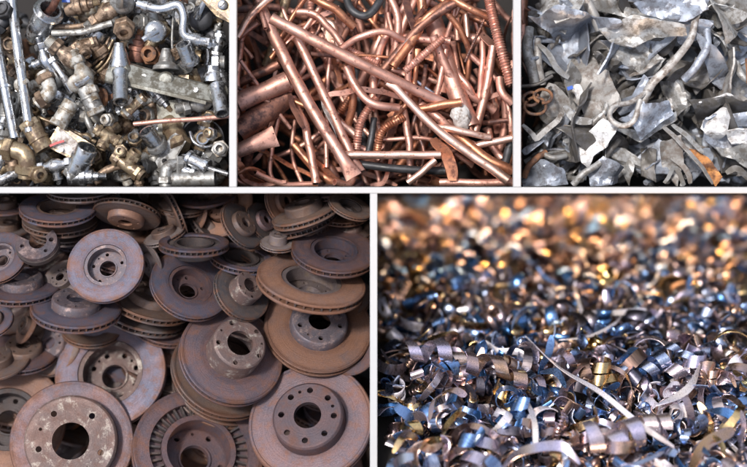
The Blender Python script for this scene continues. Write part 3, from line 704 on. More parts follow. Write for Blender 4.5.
# ================================================================ 3. ALUMINIUM
def sheet_mb(outline, zs, folds, amp, seed, th=1.7, step=3.2, roll=0.0):
    """outline: list of Vector2 local px (y up); zs per-vertex heights; folds: random creases"""
    rr = random.Random(seed)
    n = len(outline)
    # densify + jagged outline
    lp = []
    for i in range(n):
        a, b = Vector(outline[i]), Vector(outline[(i+1) % n]); L = (b-a).length; k = max(1, int(L/3.0))
        nr = Vector((-(b-a).y, (b-a).x)).normalized() if L > 0 else Vector((0, 0))
        for j in range(k):
            p = a.lerp(b, j/k)
            if j: p = p+nr*(noise.noise(Vector((p.x*.12, p.y*.12, seed)))*1.0+rr.uniform(-.3, .3))
            lp.append(p)
    xs = [p.x for p in lp]; ys = [p.y for p in lp]
    def inside(p):
        c = False
        for i in range(len(lp)):
            a, b = lp[i], lp[i-1]
            if (a.y > p.y) != (b.y > p.y) and p.x < (b.x-a.x)*(p.y-a.y)/(b.y-a.y)+a.x: c = not c
        return c
    pts = list(lp); y = min(ys)
    while y < max(ys):
        x = min(xs)+(rr.random())*step
        while x < max(xs):
            p = Vector((x+rr.uniform(-.8, .8), y+rr.uniform(-.8, .8)))
            if inside(p) and min((p-q).length for q in lp) > 1.4: pts.append(p)
            x += step
        y += step*.87
    es = [(i, (i+1) % len(lp)) for i in range(len(lp))]
    res = delaunay_2d_cdt(pts, es, [], 0, 1e-5)
    vp, tris = res[0], [t for t in res[2] if inside((res[0][t[0]]+res[0][t[1]]+res[0][t[2]])/3)]
    cx, cy = sum(xs)/len(xs), sum(ys)/len(ys); size = max(max(xs)-min(xs), max(ys)-min(ys))
    fl = []
    for _ in range(folds):
        a = rr.uniform(0, math.pi); fl.append((math.cos(a), math.sin(a), rr.uniform(-.32, .32)*size, rr.uniform(-1, 1)*amp/size*4.6, rr.uniform(.1, .6)))
    def h(p):
        ws = 0; z = 0
        for q, zz in zip(outline, zs):
            d = (Vector(q)-p).length_squared+20; wv = 1/(d*d); ws += wv; z += wv*zz
        z = z/ws
        for c, s, o, k, sm in fl:
            d = (p.x-cx)*c+(p.y-cy)*s-o; z += k*math.sqrt(d*d+sm)
        z += noise.noise(Vector((p.x*.07, p.y*.07, seed*3.1)))*amp*.45
        z += abs(noise.noise(Vector((p.x*.16, p.y*.16, seed*1.7))))*amp*.35
        return z
    P3 = [Vector((p.x, p.y, h(p))) for p in vp]
    if roll:
        Rr = size/roll; a = rr.uniform(0, math.pi); ax = Vector((math.cos(a), math.sin(a), 0)); ay = Vector((-math.sin(a), math.cos(a), 0))
        o = Vector((cx, cy, 0)); Q = []
        for p in P3:
            d = p-o; u, v = d.dot(ax), d.dot(ay); t = u/Rr; rad = Rr+d.z
            Q.append(o+ay*v+ax*math.sin(t)*rad+Vector((0, 0, 1))*(math.cos(t)*rad-Rr))
        P3 = Q
    nr = [Vector((0, 0, 0)) for _ in P3]
    T2 = []
    for t in tris:
        a, b, c = P3[t[0]], P3[t[1]], P3[t[2]]
        m = (b-a).cross(c-a)
        T2.append(t)
        for k in t: nr[k] += m
    mb = MB(); mb.sharp = .34
    top = mb.ring([p+(m.normalized() if m.length > 0 else Vector((0, 0, 1)))*th/2 for p, m in zip(P3, nr)])
    bot = mb.ring([p-(m.normalized() if m.length > 0 else Vector((0, 0, 1)))*th/2 for p, m in zip(P3, nr)])
    ec = {}
    for t in T2:
        mb.face([top[k] for k in t]); mb.face([bot[k] for k in reversed(t)])
        for i in range(3):
            e = (t[i], t[(i+1) % 3]); ec[tuple(sorted(e))] = None if tuple(sorted(e)) in ec else e
    for e in ec.values():
        if e: mb.face((top[e[1]], top[e[0]], bot[e[0]], bot[e[1]]), True)
    return mb
AL = [
 # outline [(px,py,z)], folds, amp, mat, label, short
 ([(518, 22, -40), (544, 8, -36), (562, 12, -40), (596, 20, -44), (601, 30, -62), (566, 36, -84), (545, 43, -80), (524, 28, -60)], 3, 7, 'alu_blue', 'long folded pale sheet with shadowed underside in the upper left corner', 'the folded upper left sheet'),
 ([(550, 50, -84), (596, 30, -98), (606, 46, -92), (606, 74, -80), (616, 96, -72), (592, 120, -76), (568, 92, -80)], 5, 8, 'alu_warm', 'large creased beige-white sheet in the left half of the aluminium', 'the large creased sheet'),
 ([(562, 82, -66), (580, 84, -62), (590, 98, -62), (582, 112, -66), (574, 92, -66)], 3, 5, 'alu_white', 'white patch of sheet on the large creased one', None),
 ([(596, 51, -48), (616, 60, -48), (636, 66, -54), (638, 78, -70), (618, 76, -78), (600, 68, -66)], 2, 5, 'alu_dark', 'dark curved plate standing on the large creased sheet', 'the dark curved plate'),
 ([(600, 48, -72), (640, 44, -74), (662, 62, -74), (650, 84, -80), (634, 68, -60), (616, 60, -60)], 3, 6, 'alu', 'grey sheet behind the dark curved plate', None),
 ([(607, 34, -50), (634, 18, -46), (664, 24, -46), (668, 34, -52), (648, 40, -60), (630, 50, -58), (612, 46, -60)], 4, 7, 'alu', 'crumpled grey flap above the dark curved plate', 'the crumpled grey flap'),
 ([(572, 146, -44), (604, 118, -38), (618, 126, -38), (606, 148, -46), (594, 156, -46), (588, 170, -50), (580, 160, -46)], 3, 6, 'alu_white', 'bright pale jagged sheet hanging at lower left of centre', 'the bright jagged sheet'),
 ([(618, 124, -40), (642, 108, -34), (668, 101, -36), (674, 114, -40), (652, 128, -42), (637, 140, -46), (630, 128, -44)], 4, 7, 'alu_blue', 'bluish crumpled sheet right of the hook, centre', 'the bluish crumpled sheet'),
 ([(616, 128, -54), (640, 130, -54), (672, 112, -52), (674, 120, -52), (640, 143, -60)], 1, 3, 'alu', 'grey folded band under the bluish crumpled sheet', None),
 ([(632, 6, -56), (660, -4, -50), (700, -2, -50), (704, 10, -52), (682, 22, -48), (664, 22, -54), (640, 14, -58)], 5, 7, 'alu_blue', 'bluish crumpled sheet along the top edge', 'the top bluish sheet'),
 ([(584, -4, -60), (610, -2, -56), (636, 10, -58), (640, 20, -60), (618, 16, -62), (600, 10, -66)], 3, 6, 'alu', 'grey sheet at the top edge left of the bluish one', None),
 ([(662, 22, -52), (676, 16, -50), (700, 24, -50), (694, 42, -60), (680, 46, -64), (668, 34, -58)], 4, 6, 'alu_blue', 'small bluish crumple above the long grey rod', None),
 ([(709, 2, -58), (730, 0, -54), (744, 10, -56), (738, 32, -60), (720, 42, -64), (712, 22, -60)], 6, 8, 'alu', 'tightly crumpled ball of grey sheet in the upper right', 'the upper right crumple'),
 ([(716, 34, -50), (738, 18, -46), (750, 26, -50), (752, 46, -56), (728, 56, -60), (718, 46, -54)], 6, 9, 'alu_warm', 'brownish crumple in the upper right under the grey one', None),
 ([(662, 80, -52), (690, 74, -46), (698, 90, -50), (694, 102, -56), (680, 124, -66), (672, 108, -60), (660, 96, -58)], 4, 7, 'alu', 'grey draped sheet right of the bluish crumpled sheet', 'the grey draped sheet'),
 ([(690, 104, -56), (714, 100, -50), (734, 96, -50), (750, 108, -56), (742, 118, -80), (716, 120, -92), (700, 128, -80)], 3, 7, 'alu_dark', 'dark curved box-like sheet at the right with a pale rim', 'the dark box-like sheet'),
 ([(706, 120, -46), (726, 106, -40), (734, 110, -42), (728, 132, -46), (718, 146, -52), (710, 142, -50), (702, 130, -48)], 2, 5, 'alu_white', 'white smooth flap standing at the lower right', 'the white flap'),
 ([(734, 114, -52), (750, 112, -50), (752, 126, -56), (732, 126, -56)], 2, 4, 'alu_blue', 'pale blue sheet at the right edge, upper of two', None),
 ([(724, 130, -54), (752, 130, -50), (752, 144, -54), (730, 144, -58)], 3, 5, 'alu_white', 'white rounded sheet at the right edge, lower of two', None),
 ([(716, 146, -58), (750, 146, -52), (752, 172, -56), (736, 160, -60), (722, 156, -62)], 3, 6, 'alu', 'grey sheet in the lower right corner', 'the lower right grey sheet'),
 ([(700, 50, -60), (718, 60, -58), (734, 76, -60), (728, 96, -66), (712, 82, -62), (704, 66, -62)], 4, 7, 'alu_blue', 'bluish folded sheet between right crumples and dark box-like sheet', None),
 ([(694, 60, -72), (712, 66, -68), (708, 84, -70), (696, 96, -76), (688, 78, -72)], 3, 6, 'alu_dark', 'dark sheet left of the bluish folded one at right', None),
 ([(656, 26, -66), (676, 30, -64), (672, 50, -68), (660, 62, -72), (648, 52, -70)], 3, 6, 'alu_dark', 'dark sheet behind the long grey rod', None),
 ([(688, 150, -58), (698, 150, -54), (712, 164, -50), (722, 178, -48), (716, 188, -50), (706, 174, -54)], 2, 4, 'orange', 'orange-brown rusty piece at the bottom right', 'the orange rusty piece'),
 ([(518, 186, -60), (538, 172, -54), (560, 180, -54), (566, 196, -58), (520, 198, -60)], 5, 8, 'alu_blue', 'crumpled grey-blue scrap in the bottom left corner', None),
 ([(586, 180, -58), (604, 168, -52), (624, 178, -50), (628, 196, -54), (590, 198, -58)], 5, 8, 'alu_blue', 'crumpled bluish scrap at the bottom edge, left of centre', 'the bottom bluish scrap'),
 ([(553, 132, -88), (572, 126, -80), (582, 140, -80), (570, 150, -84), (556, 148, -90)], 2, 5, 'alu_dark', 'dark rounded dish left of the bright jagged sheet', None),
 ([(657, 150, -72), (676, 146, -66), (682, 168, -66), (676, 190, -70), (662, 176, -74)], 3, 5, 'alu_warm', 'beige upright sheet at the bottom, right of centre', 'the beige upright sheet'),
 ([(618, 146, -70), (630, 144, -64), (636, 166, -62), (630, 186, -66), (620, 168, -70)], 3, 5, 'alu', 'narrow grey leaf-shaped scrap at the bottom centre', 'the leaf-shaped scrap'),
 ([(640, 146, -76), (656, 150, -70), (652, 180, -70), (640, 176, -76)], 3, 5, 'alu_dark', 'dark upright scrap right of the leaf-shaped one', None),
 ([(612, 100, -50), (632, 96, -44), (644, 76, -44), (650, 84, -48), (640, 106, -46), (622, 116, -50)], 4, 6, 'alu_blue', 'glossy bluish twisted scrap left of the long grey rod', 'the glossy twisted scrap'),
 ([(580, 98, -58), (598, 104, -56), (606, 120, -54), (598, 132, -58), (586, 124, -60)], 2, 4, 'alu_warm', 'beige panel piece above the bright jagged sheet', None),
 ([(521, 156, -70), (540, 146, -64), (546, 164, -68), (530, 176, -72)], 3, 6, 'alu_dark', 'dark bent sheet at the lower left edge', None),
]
for i, (ol, fo, amp, mt, lab, sh) in enumerate(AL):
    Wp = [W(*p) for p in ol]; c = sum(Wp, Vector())/len(Wp)
    loc = [Vector((p.x-c.x, p.y-c.y)) for p in Wp]
    mb = sheet_mb(loc, [(p.z-c.z)*1.5 for p in Wp], fo+2, amp, i+3, roll=.5+.3*(i % 3))
    o = mb.build('crumpled_sheet', M[mt]); o.location = c*U
    tag(o, lab, 'metal sheet', 'aluminium scrap in the heap')
    if sh: mark('aluminium', sum(p[0] for p in ol)/len(ol), sum(p[1] for p in ol)/len(ol), sh)
AR = [
 ([(696, 14, -40), (690, 40, -34), (668, 68, -30), (652, 84, -32), (642, 104, -38)], 3.4, 'alu_warm', 'pipe', 1, 'long grey rod curving down through the upper centre', 'the long grey rod', 4.8),
 ([(652, 88, -36), (632, 102, -28), (614, 106, -24), (610, 118, -20), (622, 126, -18), (634, 120, -18), (640, 100, -22)], 2.8, 'alu_warm', 'pipe', 0, 'grey rod bent into a hook, centre of the aluminium', 'the bent hook', None),
 ([(708, 28, -44), (706, 48, -38), (696, 66, -36), (684, 80, -44)], 4.2, 'alu_blue', 'channel', 0, 'curved pale fin right of the long grey rod', 'the curved fin', None),
 ([(526, 28, -66), (524, 50, -60), (532, 82, -66)], 5.5, 'alu', 'pipe', 0, 'upright grey tube at the left edge under the folded sheet', 'the left upright tube', None),
 ([(536, 40, -72), (538, 60, -66), (541, 84, -72)], 4.5, 'alu_warm', 'channel', 0, 'second upright tube beside the left upright tube', None, None),
 ([(539, 44, -58), (548, 54, -52), (556, 68, -50), (570, 78, -54)], 3.4, 'alu', 'strip', 0, 'grey bracket arm left of the large creased sheet', None, None),
 ([(518, 86, -60), (536, 84, -56), (552, 76, -58)], 1.8, 'alu_dark', 'pipe', 0, 'dark wire across the left edge', None, None),
 ([(564, 106, -50), (574, 118, -44), (592, 122, -46)], 4.2, 'alu', 'strip', 0, 'pale angled bar above the bright jagged sheet', 'the angled bar', None),
 ([(592, 124, -54), (604, 112, -50), (608, 100, -52)], 3.2, 'alu', 'pipe', 0, 'short strut left of the bent hook', None, None),
 ([(521, 126, -58), (532, 134, -52), (538, 138, -52), (556, 122, -54), (562, 112, -58)], 3.0, 'alu_warm', 'strip', 0, 'angled strip forming a vee at the left', 'the vee strip', None),
 ([(518, 153, -56), (530, 148, -52), (544, 141, -54)], 4.4, 'alu_blue', 'strip', 0, 'grey-blue flat bar at the left edge, below the vee strip', None, None),
 ([(540, 150, -64), (552, 158, -58), (566, 156, -62)], 3.0, 'alu', 'channel', 0, 'curved lip piece below the vee strip', None, None),
 ([(522, 178, -62), (528, 164, -58), (544, 152, -62)], 3.4, 'rust', 'channel', 0, 'rusty curved edge piece at the lower left', None, None),
 ([(555, 22, -40), (572, 12, -34), (582, -4, -38)], 4.6, 'alu', 'strip', 0, 'twisted bar rising to the top edge, upper left', None, None),
 ([(584, -4, -60), (592, 12, -56), (600, 30, -60)], 5.0, 'alu_warm', 'pipe', 0, 'brownish bent tube at the top, left of centre', 'the brownish bent tube', None),
 ([(662, 126, -52), (680, 142, -44), (700, 166, -40), (712, 190, -42)], 3.0, 'alu_warm', 'strip', 0, 'splintered strip running down to the bottom right', 'the splintered strip', None),
 ([(672, 124, -56), (690, 140, -50), (704, 152, -48)], 3.0, 'alu', 'strip', 0, 'grey splinter right of the splintered strip', None, None),
 ([(672, 158, -60), (684, 168, -54), (690, 192, -58)], 3.0, 'alu_warm', 'strip', 0, 'thin beige curved strip left of the orange rusty piece', None, None),
 ([(664, 186, -58), (674, 168, -52), (684, 186, -54), (680, 200, -58)], 2.4, 'alu', 'strip', 0, 'arched beige band at the bottom edge', None, None),
 ([(572, 192, -60), (582, 176, -54), (600, 162, -54)], 3.6, 'alu', 'channel', 0, 'curved channel rising from the bottom, below the jagged sheet', None, None),
 ([(604, 160, -70), (610, 150, -64), (618, 140, -68)], 3.6, 'alu_dark', 'channel', 0, 'dark channel below the bent hook', None, None),
 ([(694, 102, -46), (704, 101, -42), (718, 98, -40), (728, 94, -40), (738, 100, -40), (750, 104, -44)], 1.6, 'alu_white', 'pipe', 0, 'pale rim wire along the top of the dark box', None, None),
 ([(726, 174, -60), (738, 168, -56), (750, 180, -60)], 3.4, 'alu_dark', 'strip', 0, 'dark strip in the lower right corner', None, None),
 ([(735, 62, -56), (744, 76, -50), (752, 84, -54)], 4.0, 'alu', 'channel', 0, 'grey channel at the right edge, middle', None, None),
 ([(747, 58, -50), (748, 70, -46), (746, 84, -50)], 2.6, 'rust', 'strip', 0, 'rusty sliver at the right edge', None, None),
]
def ringwire(px, py, r, z, tilt, mat, seed):
    pts = []
    for k in range(15):
        a = k/14*6.0+seed; pts.append((px+r*math.cos(a), py+r*.75*math.sin(a), z+tilt*math.sin(a)))
    return pts
for k, (px, py, r) in enumerate([(529, 99, 8), (543, 96, 9), (535, 106, 11)]):
    AR.append((ringwire(px, py, r, -40+3*k, 5, 'rust', k*2), 1.6, 'rust', 'pipe', 0, ['small rusty wire loop, leftmost of three', 'rusty wire loop, right of the leftmost one', 'wide rusty wire loop under the two small ones'][k], 'the rusty loops' if k == 0 else None, None))
ANAME = {'pipe': 'metal_rod', 'strip': 'metal_strip', 'channel': 'metal_channel'}
for i, (pts, r, mt, kd, fe, lab, sh, r2) in enumerate(AR):
    nm = 'wire_loop' if 'loop' in lab else ANAME[kd]
    o, c = pipe(pts, r, mt, kd, fe, r2, seed=i+40, name=nm, open_=0 if kd == 'pipe' else .78, n=60 if 'loop' in lab or 'hook' in lab else None)
    tag(o, lab, nm.split('_')[1], 'aluminium scrap in the heap')
    if sh: m_ = pts[len(pts)//2]; mark('aluminium', m_[0], m_[1], sh)
mb = MB(); box(mb, (-3, -1.8, -1), (3, 1.8, 1), Matrix.Rotation(.3, 4, 'Z'))
o = mb.build('plastic_chip', M['label_blue']); o.location = W(570, 88, -50)*U
tag(o, 'tiny bright blue plastic chip on the large creased sheet', 'plastic chip')
# fill: prototypes of small crumpled sheets, copied
SP = []
for k in range(16):
    rr = random.Random(k+50); n = rr.randint(5, 8); L = rr.uniform(16, 26)
    L *= 1.15; ol = [Vector((L*rr.uniform(.7, 1.15)*math.cos(6.283*j/n), L*rr.uniform(.45, .95)*math.sin(6.283*j/n))) for j in range(n)]
    mb = sheet_mb(ol, [rr.uniform(-6, 6) for _ in ol], 4, 13, k+90, th=1.5, step=2.8, roll=rr.choice([.8, 1.8, 2.6, 3.6]))
    o = mb.build('crumpled_sheet', M['alu']); SP.append(o.data); bpy.data.objects.remove(o)
for k in range(10):
    rr = random.Random(k+70)
    P = [Vector((-24, rr.uniform(-8, 8), rr.uniform(-6, 6))), Vector((-8, rr.uniform(-8, 8), rr.uniform(-6, 8))), Vector((8, rr.uniform(-8, 8), rr.uniform(-6, 8))), Vector((24, rr.uniform(-8, 8), rr.uniform(-6, 6)))]
    mb = MB(); r = rr.uniform(2.2, 4.5); kind = rr.choice('rsc')
    pr = (lambda t: circ(r, 10)) if kind == 'r' else ((lambda t: rect(r*2.4, 1.6)) if kind == 's' else (lambda t: [(r*math.cos(math.radians(-110+220*j/7)), r*math.sin(math.radians(-110+220*j/7))) for j in range(8)]+[(r*.7*math.cos(math.radians(110-220*j/7)), r*.7*math.sin(math.radians(110-220*j/7))) for j in range(8)]))
    sweep(mb, catmull(P, 26), pr, twist=rr.uniform(-2, 2))
    o = mb.build('metal_strip', M['alu']); SP.append(o.data); bpy.data.objects.remove(o)
for i in range(290):
    px = R.uniform(520, 752); py = R.uniform(-6, 196); z = R.uniform(-118, -74) if i > 60 else -130
    k = R.randrange(len(SP)) if R.random() < .6 else R.randrange(16)
    mt = R.choices(['alu', 'alu_blue', 'alu_warm', 'alu_dark', 'alu_white', 'rust'], [5, 4.4, 2, 4, .5, .2])[0]
    o = bpy.data.objects.new('crumpled_sheet' if k < 16 else 'metal_strip', SP[k]); COL.objects.link(o)
    s = R.uniform(.65, 1.25)
    px = max(534, px); py = min(py, 176)
    o.location = W(px, py, z)*U; o.scale = (s, s, s); o.rotation_euler = (R.gauss(0, .7), R.gauss(0, .7), R.uniform(0, 6.28))
    o.material_slots[0].link = 'OBJECT'; o.material_slots[0].material = M[mt]
    cw = {'alu': 'grey', 'alu_blue': 'bluish', 'alu_warm': 'beige', 'alu_dark': 'dark', 'alu_white': 'white', 'rust': 'rusty'}[mt]
    pend(o, 'aluminium', px, py, f'{cw} {"crumpled scrap" if k < 16 else "bent strip"}', 'metal sheet' if k < 16 else 'strip', 'aluminium scrap in the heap', ('small' if s < .8 else 'larger', 'half-buried', 'twisted'))

# ================================================================ 4. TAPS AND FITTINGS
def rotm(ang, tilt=0, roll=0):
    """local +x points along picture angle ang (deg, counter-clockwise), raised by tilt"""
    return Matrix.Rotation(math.radians(ang), 4, 'Z') @ Matrix.Rotation(math.radians(-tilt), 4, 'Y') @ Matrix.Rotation(math.radians(roll), 4, 'X')
XA = Matrix.Rotation(math.pi/2, 4, 'Y')       # z axis -> x axis
def tube_rev(mb, L, r, wall=.78, m4=None, x0=0, bead=True):
    pr = [(r*wall, x0+L-r*1.8), (r*wall, x0+L), (r*.97, x0+L), (r, x0+L-.6)]
    if bead: pr += [(r, x0+L*.62), (r*1.12, x0+L*.60), (r*1.12, x0+L*.52), (r, x0+L*.5)]
    pr += [(r, x0), (.01, x0)]
    pr = [(.01, x0+L-r*1.8)]+pr
    revolve(mb, pr, (m4 or Matrix.Identity(4)) @ XA, 22)
def thread(mb, L, r, m4, x0=0):
    pr = [(.01, x0)]; n = int(L/1.3)
    for k in range(n): pr += [(r, x0+L*(k+.1)/n), (r*.88, x0+L*(k+.6)/n)]
    pr += [(r*.88, x0+L), (r*.6, x0+L), (r*.6, x0+L-3), (.01, x0+L-3)]
    revolve(mb, pr, m4 @ XA, 20)
I4 = Matrix.Identity(4)
def f_valve(mt, mt2):
    P = []
    b = MB(); revolve(b, [(.01, -16), (6, -16), (6.5, -10), (9, -6), (10, 0), (9, 6), (6.5, 10), (6, 16), (.01, 16)], XA, 24); P.append(('valve_body', b, mt))
    for sx in (-1, 1):
        n = MB(); m4 = Matrix.Rotation(0 if sx > 0 else math.pi, 4, 'Z') @ Matrix.Translation((14, 0, 0)); hexp(n, 9, 8, m4 @ XA); P.append(('nut', n, mt))
        t = MB(); thread(t, 8, 6, m4 @ Matrix.Translation((8, 0, 0))); P.append(('threaded_end', t, mt2))
    s = MB(); revolve(s, [(.01, 6), (5.5, 6), (5.5, 14), (7, 14.5), (7, 18), (4, 19), (3, 24), (.01, 24)], Matrix.Rotation(math.pi/2, 4, 'X') @ I4, 20); P.append(('stem', s, mt2))
    return P
def f_tee(mt, mt2):
    b = MB()
    for a in (0, 180, 90):
        tube_rev(b, 19, 6.5, .72, Matrix.Rotation(math.radians(a), 4, 'Z'))
    P = [('fitting_body', b, mt)]
    for a in (0, 180, 90):
        n = MB(); hexp(n, 8.6, 5, Matrix.Rotation(math.radians(a), 4, 'Z') @ Matrix.Translation((10, 0, 0)) @ XA); P.append(('collar', n, mt2))
    return P
def f_elbow(mt, mt2):
    b = MB(); pth = [Vector((-20, 0, 0)), Vector((-8, 0, 0)), Vector((-1, -2, 0)), Vector((2, -8, 0)), Vector((3, -20, 0))]
    sweep(b, catmull(pth, 30), lambda t: circ(6.8, 18), None, .75); P = [('elbow_tube', b, mt)]
    n = MB(); hexp(n, 9.6, 7, Matrix.Translation((-17, 0, 0)) @ XA); P.append(('nut', n, mt2))
    n = MB(); hexp(n, 9.6, 7, Matrix.Translation((2.9, -10, 0)) @ Matrix.Rotation(-math.pi/2, 4, 'Z') @ XA); P.append(('nut', n, mt2))
    return P
def f_cartridge(mt, mt2):
    b = MB(); revolve(b, [(.01, -16), (8.5, -16), (9, -15), (9, -4), (10.5, -3), (10.5, 2), (8, 3), (8, 9), (5, 10), (5, 15), (.01, 15)], XA, 26)
    s = MB(); thread(s, 10, 4, Matrix.Translation((13, 0, 0)))
    return [('barrel', b, mt), ('spindle', s, mt2)]
def f_socket(mt, mt2):
    b = MB(); tube_rev(b, 28, 10, .8, Matrix.Translation((-14, 0, 0))); n = MB(); hexp(n, 11.5, 7, Matrix.Translation((-20, 0, 0)) @ XA)
    return [('sleeve', b, mt), ('nut', n, mt2)]
def f_cap(mt, mt2):
    b = MB(); revolve(b, [(.01, 3), (6, 2.6), (9.5, 1), (11, -1), (11, -3), (9, -3.5), (.01, -3.5)], None, 30)
    l = MB(); sweep(l, catmull([Vector((-2, 1, 3)), Vector((5, 3, 7)), Vector((14, 6, 9))], 14), lambda t: circ(3.6-1.2*t, 12, .6, 1))
    s = MB(); revolve(s, [(.01, -3), (5, -3), (5, -12), (.01, -12)], None, 16)
    return [('rosette', b, mt), ('lever', l, mt2), ('spindle', s, mt2)]
def f_spout(mt, mt2):
    b = MB(); sweep(b, catmull([Vector((-26, -6, 0)), Vector((-10, 2, 2)), Vector((8, 4, 3)), Vector((22, -2, 1)), Vector((27, -12, -1))], 34), lambda t: circ(5.6-1.4*t, 18), None, .75)
    n = MB(); revolve(n, [(6, -8), (8, -8), (8.6, -6), (8.6, 0), (6.5, 1)], Matrix.Translation((-24, -5, 0)) @ Matrix.Rotation(.5, 4, 'Z') @ XA, 22, True)
    a = MB(); revolve(a, [(3.4, -2), (5, -2), (5, 3), (3.4, 3)], Matrix.Translation((27, -12, -1)) @ Matrix.Rotation(-1.2, 4, 'Z') @ XA, 18, True)
    return [('spout', b, mt), ('collar', n, mt2), ('aerator', a, mt2)]
def f_nut(mt, mt2):
    b = MB(); hexp(b, 9, 8, Matrix.Translation((0, 0, -4))); t = MB(); revolve(t, [(3.5, 4), (6.5, 4), (6.5, 9), (5, 10), (3.5, 10)], None, 20, True)
    return [('hexagon', b, mt), ('thread', t, mt2)]
def f_bracket(mt, mt2):
    b = MB(); plate(b, [[(-18, -7), (18, -7), (20, -4), (20, 5), (14, 8), (-16, 8), (-20, 3)], circle2(-11, 0, 3, 12), circle2(11, 0, 3, 12)], -1, 1)
    s = MB(); box(s, (-18, -8.6, -1), (18, -7.05, 7))
    return [('plate', b, mt), ('lip', s, mt2)]
FIT = dict(valve=(f_valve, 'tap_valve', 'valve'), tee=(f_tee, 'tee_fitting', 'pipe tee'), elbow=(f_elbow, 'elbow_fitting', 'pipe elbow'), cartridge=(f_cartridge, 'tap_cartridge', 'tap cartridge'),
           socket=(f_socket, 'pipe_socket', 'pipe socket'), cap=(f_cap, 'lever_tap', 'lever tap'), spout=(f_spout, 'tap_spout', 'tap spout'), nut=(f_nut, 'hex_fitting', 'nut'), bracket=(f_bracket, 'bracket', 'bracket'))
FC = {}
def fitting(kind, px, py, z, ang=0, tilt=0, roll=0, s=1.0, mt='chrome', mt2=None, label=None, short=None):
    mt2 = mt2 or mt; fn, nm, cat = FIT[kind]
    if kind not in FC:
        FC[kind] = []
        for pn, mb, which in fn('A', 'B'):
            o = mb.build(pn, M['chrome']); FC[kind].append((pn, o.data, which)); bpy.data.objects.remove(o)
    rt = bpy.data.objects.new(nm, None); COL.objects.link(rt); rt.empty_display_size = .01
    rt.location = W(px, py, z)*U; rt.rotation_euler = rotm(ang, tilt, roll).to_euler(); rt.scale = (s, s, s)
    for pn, me, which in FC[kind]:
        o = bpy.data.objects.new(pn, me); COL.objects.link(o); o.parent = rt
        o.material_slots[0].link = 'OBJECT'; o.material_slots[0].material = M[mt if which == 'A' else mt2]
    if label:
        tag(rt, label, cat, 'old taps and fittings')
        if short: mark('taps', px, py, short)
    else:
        cw = {'chrome': 'chrome', 'dull': 'dull grey', 'scale': 'limescaled', 'brass': 'brass', 'bronze': 'brown', 'rust': 'rusty', 'dark': 'dark', 'copper_brown': 'coppery'}[mt]
        pend(rt, 'taps', px, py, f'{cw} {cat}', cat, 'old taps and fittings', ('small' if s < .8 else 'large', 'half-buried'))
    return rt
# --- the big mixer bar, upper right
def mixer():
    c = W(165, 80, -46); rt = empty('mixer_tap', c)
    tag(rt, 'large grey mixer tap body with two open pipe stubs, right of centre', 'mixer tap', 'old taps and fittings'); mark('taps', 165, 78, 'the large mixer tap')
    L = lambda px, py, z: W(px, py, z)-c
    b = MB(); path = catmull([L(110, 70, -44), L(140, 78, -42), (L(180, 87, -42)), L(226, 97, -46)], 30)
    def pr(t):
        h = 31*(1-.4*t); return rect(h, 17, .8)
    sweep(b, path, pr, Vector((0, .62, 1))); b.build('mixer_body', M['cast'], rt)
    f = MB(); sweep(f, catmull([L(122, 83, -35), L(160, 92, -34), L(206, 103, -36)], 20), lambda t: rect(4, 3), Vector((0, 0, 1))); f.build('front_flange', M['cast'], rt)
    for (x0, y0, x1, y1, r, z0, z1) in ((120, 72, 120.5, 102, 7.6, -34, -16), (217, 86, 222, 114, 7.6, -36, -20)):
        t = MB(); sweep(t, catmull([L(x0, y0, z0), L(x1, y1, z1)], 14), lambda q: circ(r*(1.12 if q < .12 else 1), 22), None, .74); t.build('pipe_stub', M['chrome'], rt)
    k = MB(); revolve(k, [(.01, 24), (5, 24), (6.5, 18), (9, 8), (11, 3), (12, 0), (.01, 0)], Matrix.Translation(L(120, 66, -42)) @ Matrix.Rotation(-math.pi/2, 4, 'X') @ Matrix.Rotation(.2, 4, 'X'), 26); k.build('inlet_cone', M['chrome'], rt)
    k = MB(); revolve(k, [(.01, 20), (4, 20), (6, 14), (8, 6), (13, 2), (14, -2), (.01, -2)], Matrix.Translation(L(166, 68, -44)) @ Matrix.Rotation(-math.pi/2, 4, 'X'), 26); k.build('cartridge_housing', M['dull'], rt)
    k = MB(); revolve(k, [(.01, -2), (12, -2), (11, 6), (9, 9), (9, 14), (7, 15), (.01, 15)], Matrix.Translation(L(214, 80, -44)) @ Matrix.Rotation(-math.pi/2, 4, 'X'), 26); k.build('cartridge_housing', M['chrome'], rt)
    for x, y, r in ((120, 72, 12), (218, 92, 11), (166, 80, 9)):
        k = MB(); revolve(k, [(.01, 5), (r*.7, 4.4), (r*.95, 2), (r, -2), (r, -9), (.01, -9)], Matrix.Translation(L(x, y, -37)), 28); k.build('boss', M['cast'], rt)
    for x, y in ((144, 77), (196, 90)):
        k = MB(); hexp(k, 3, 2.5, Matrix.Translation(L(x, y, -36))); k.build('screw', M['chrome'], rt)
mixer()
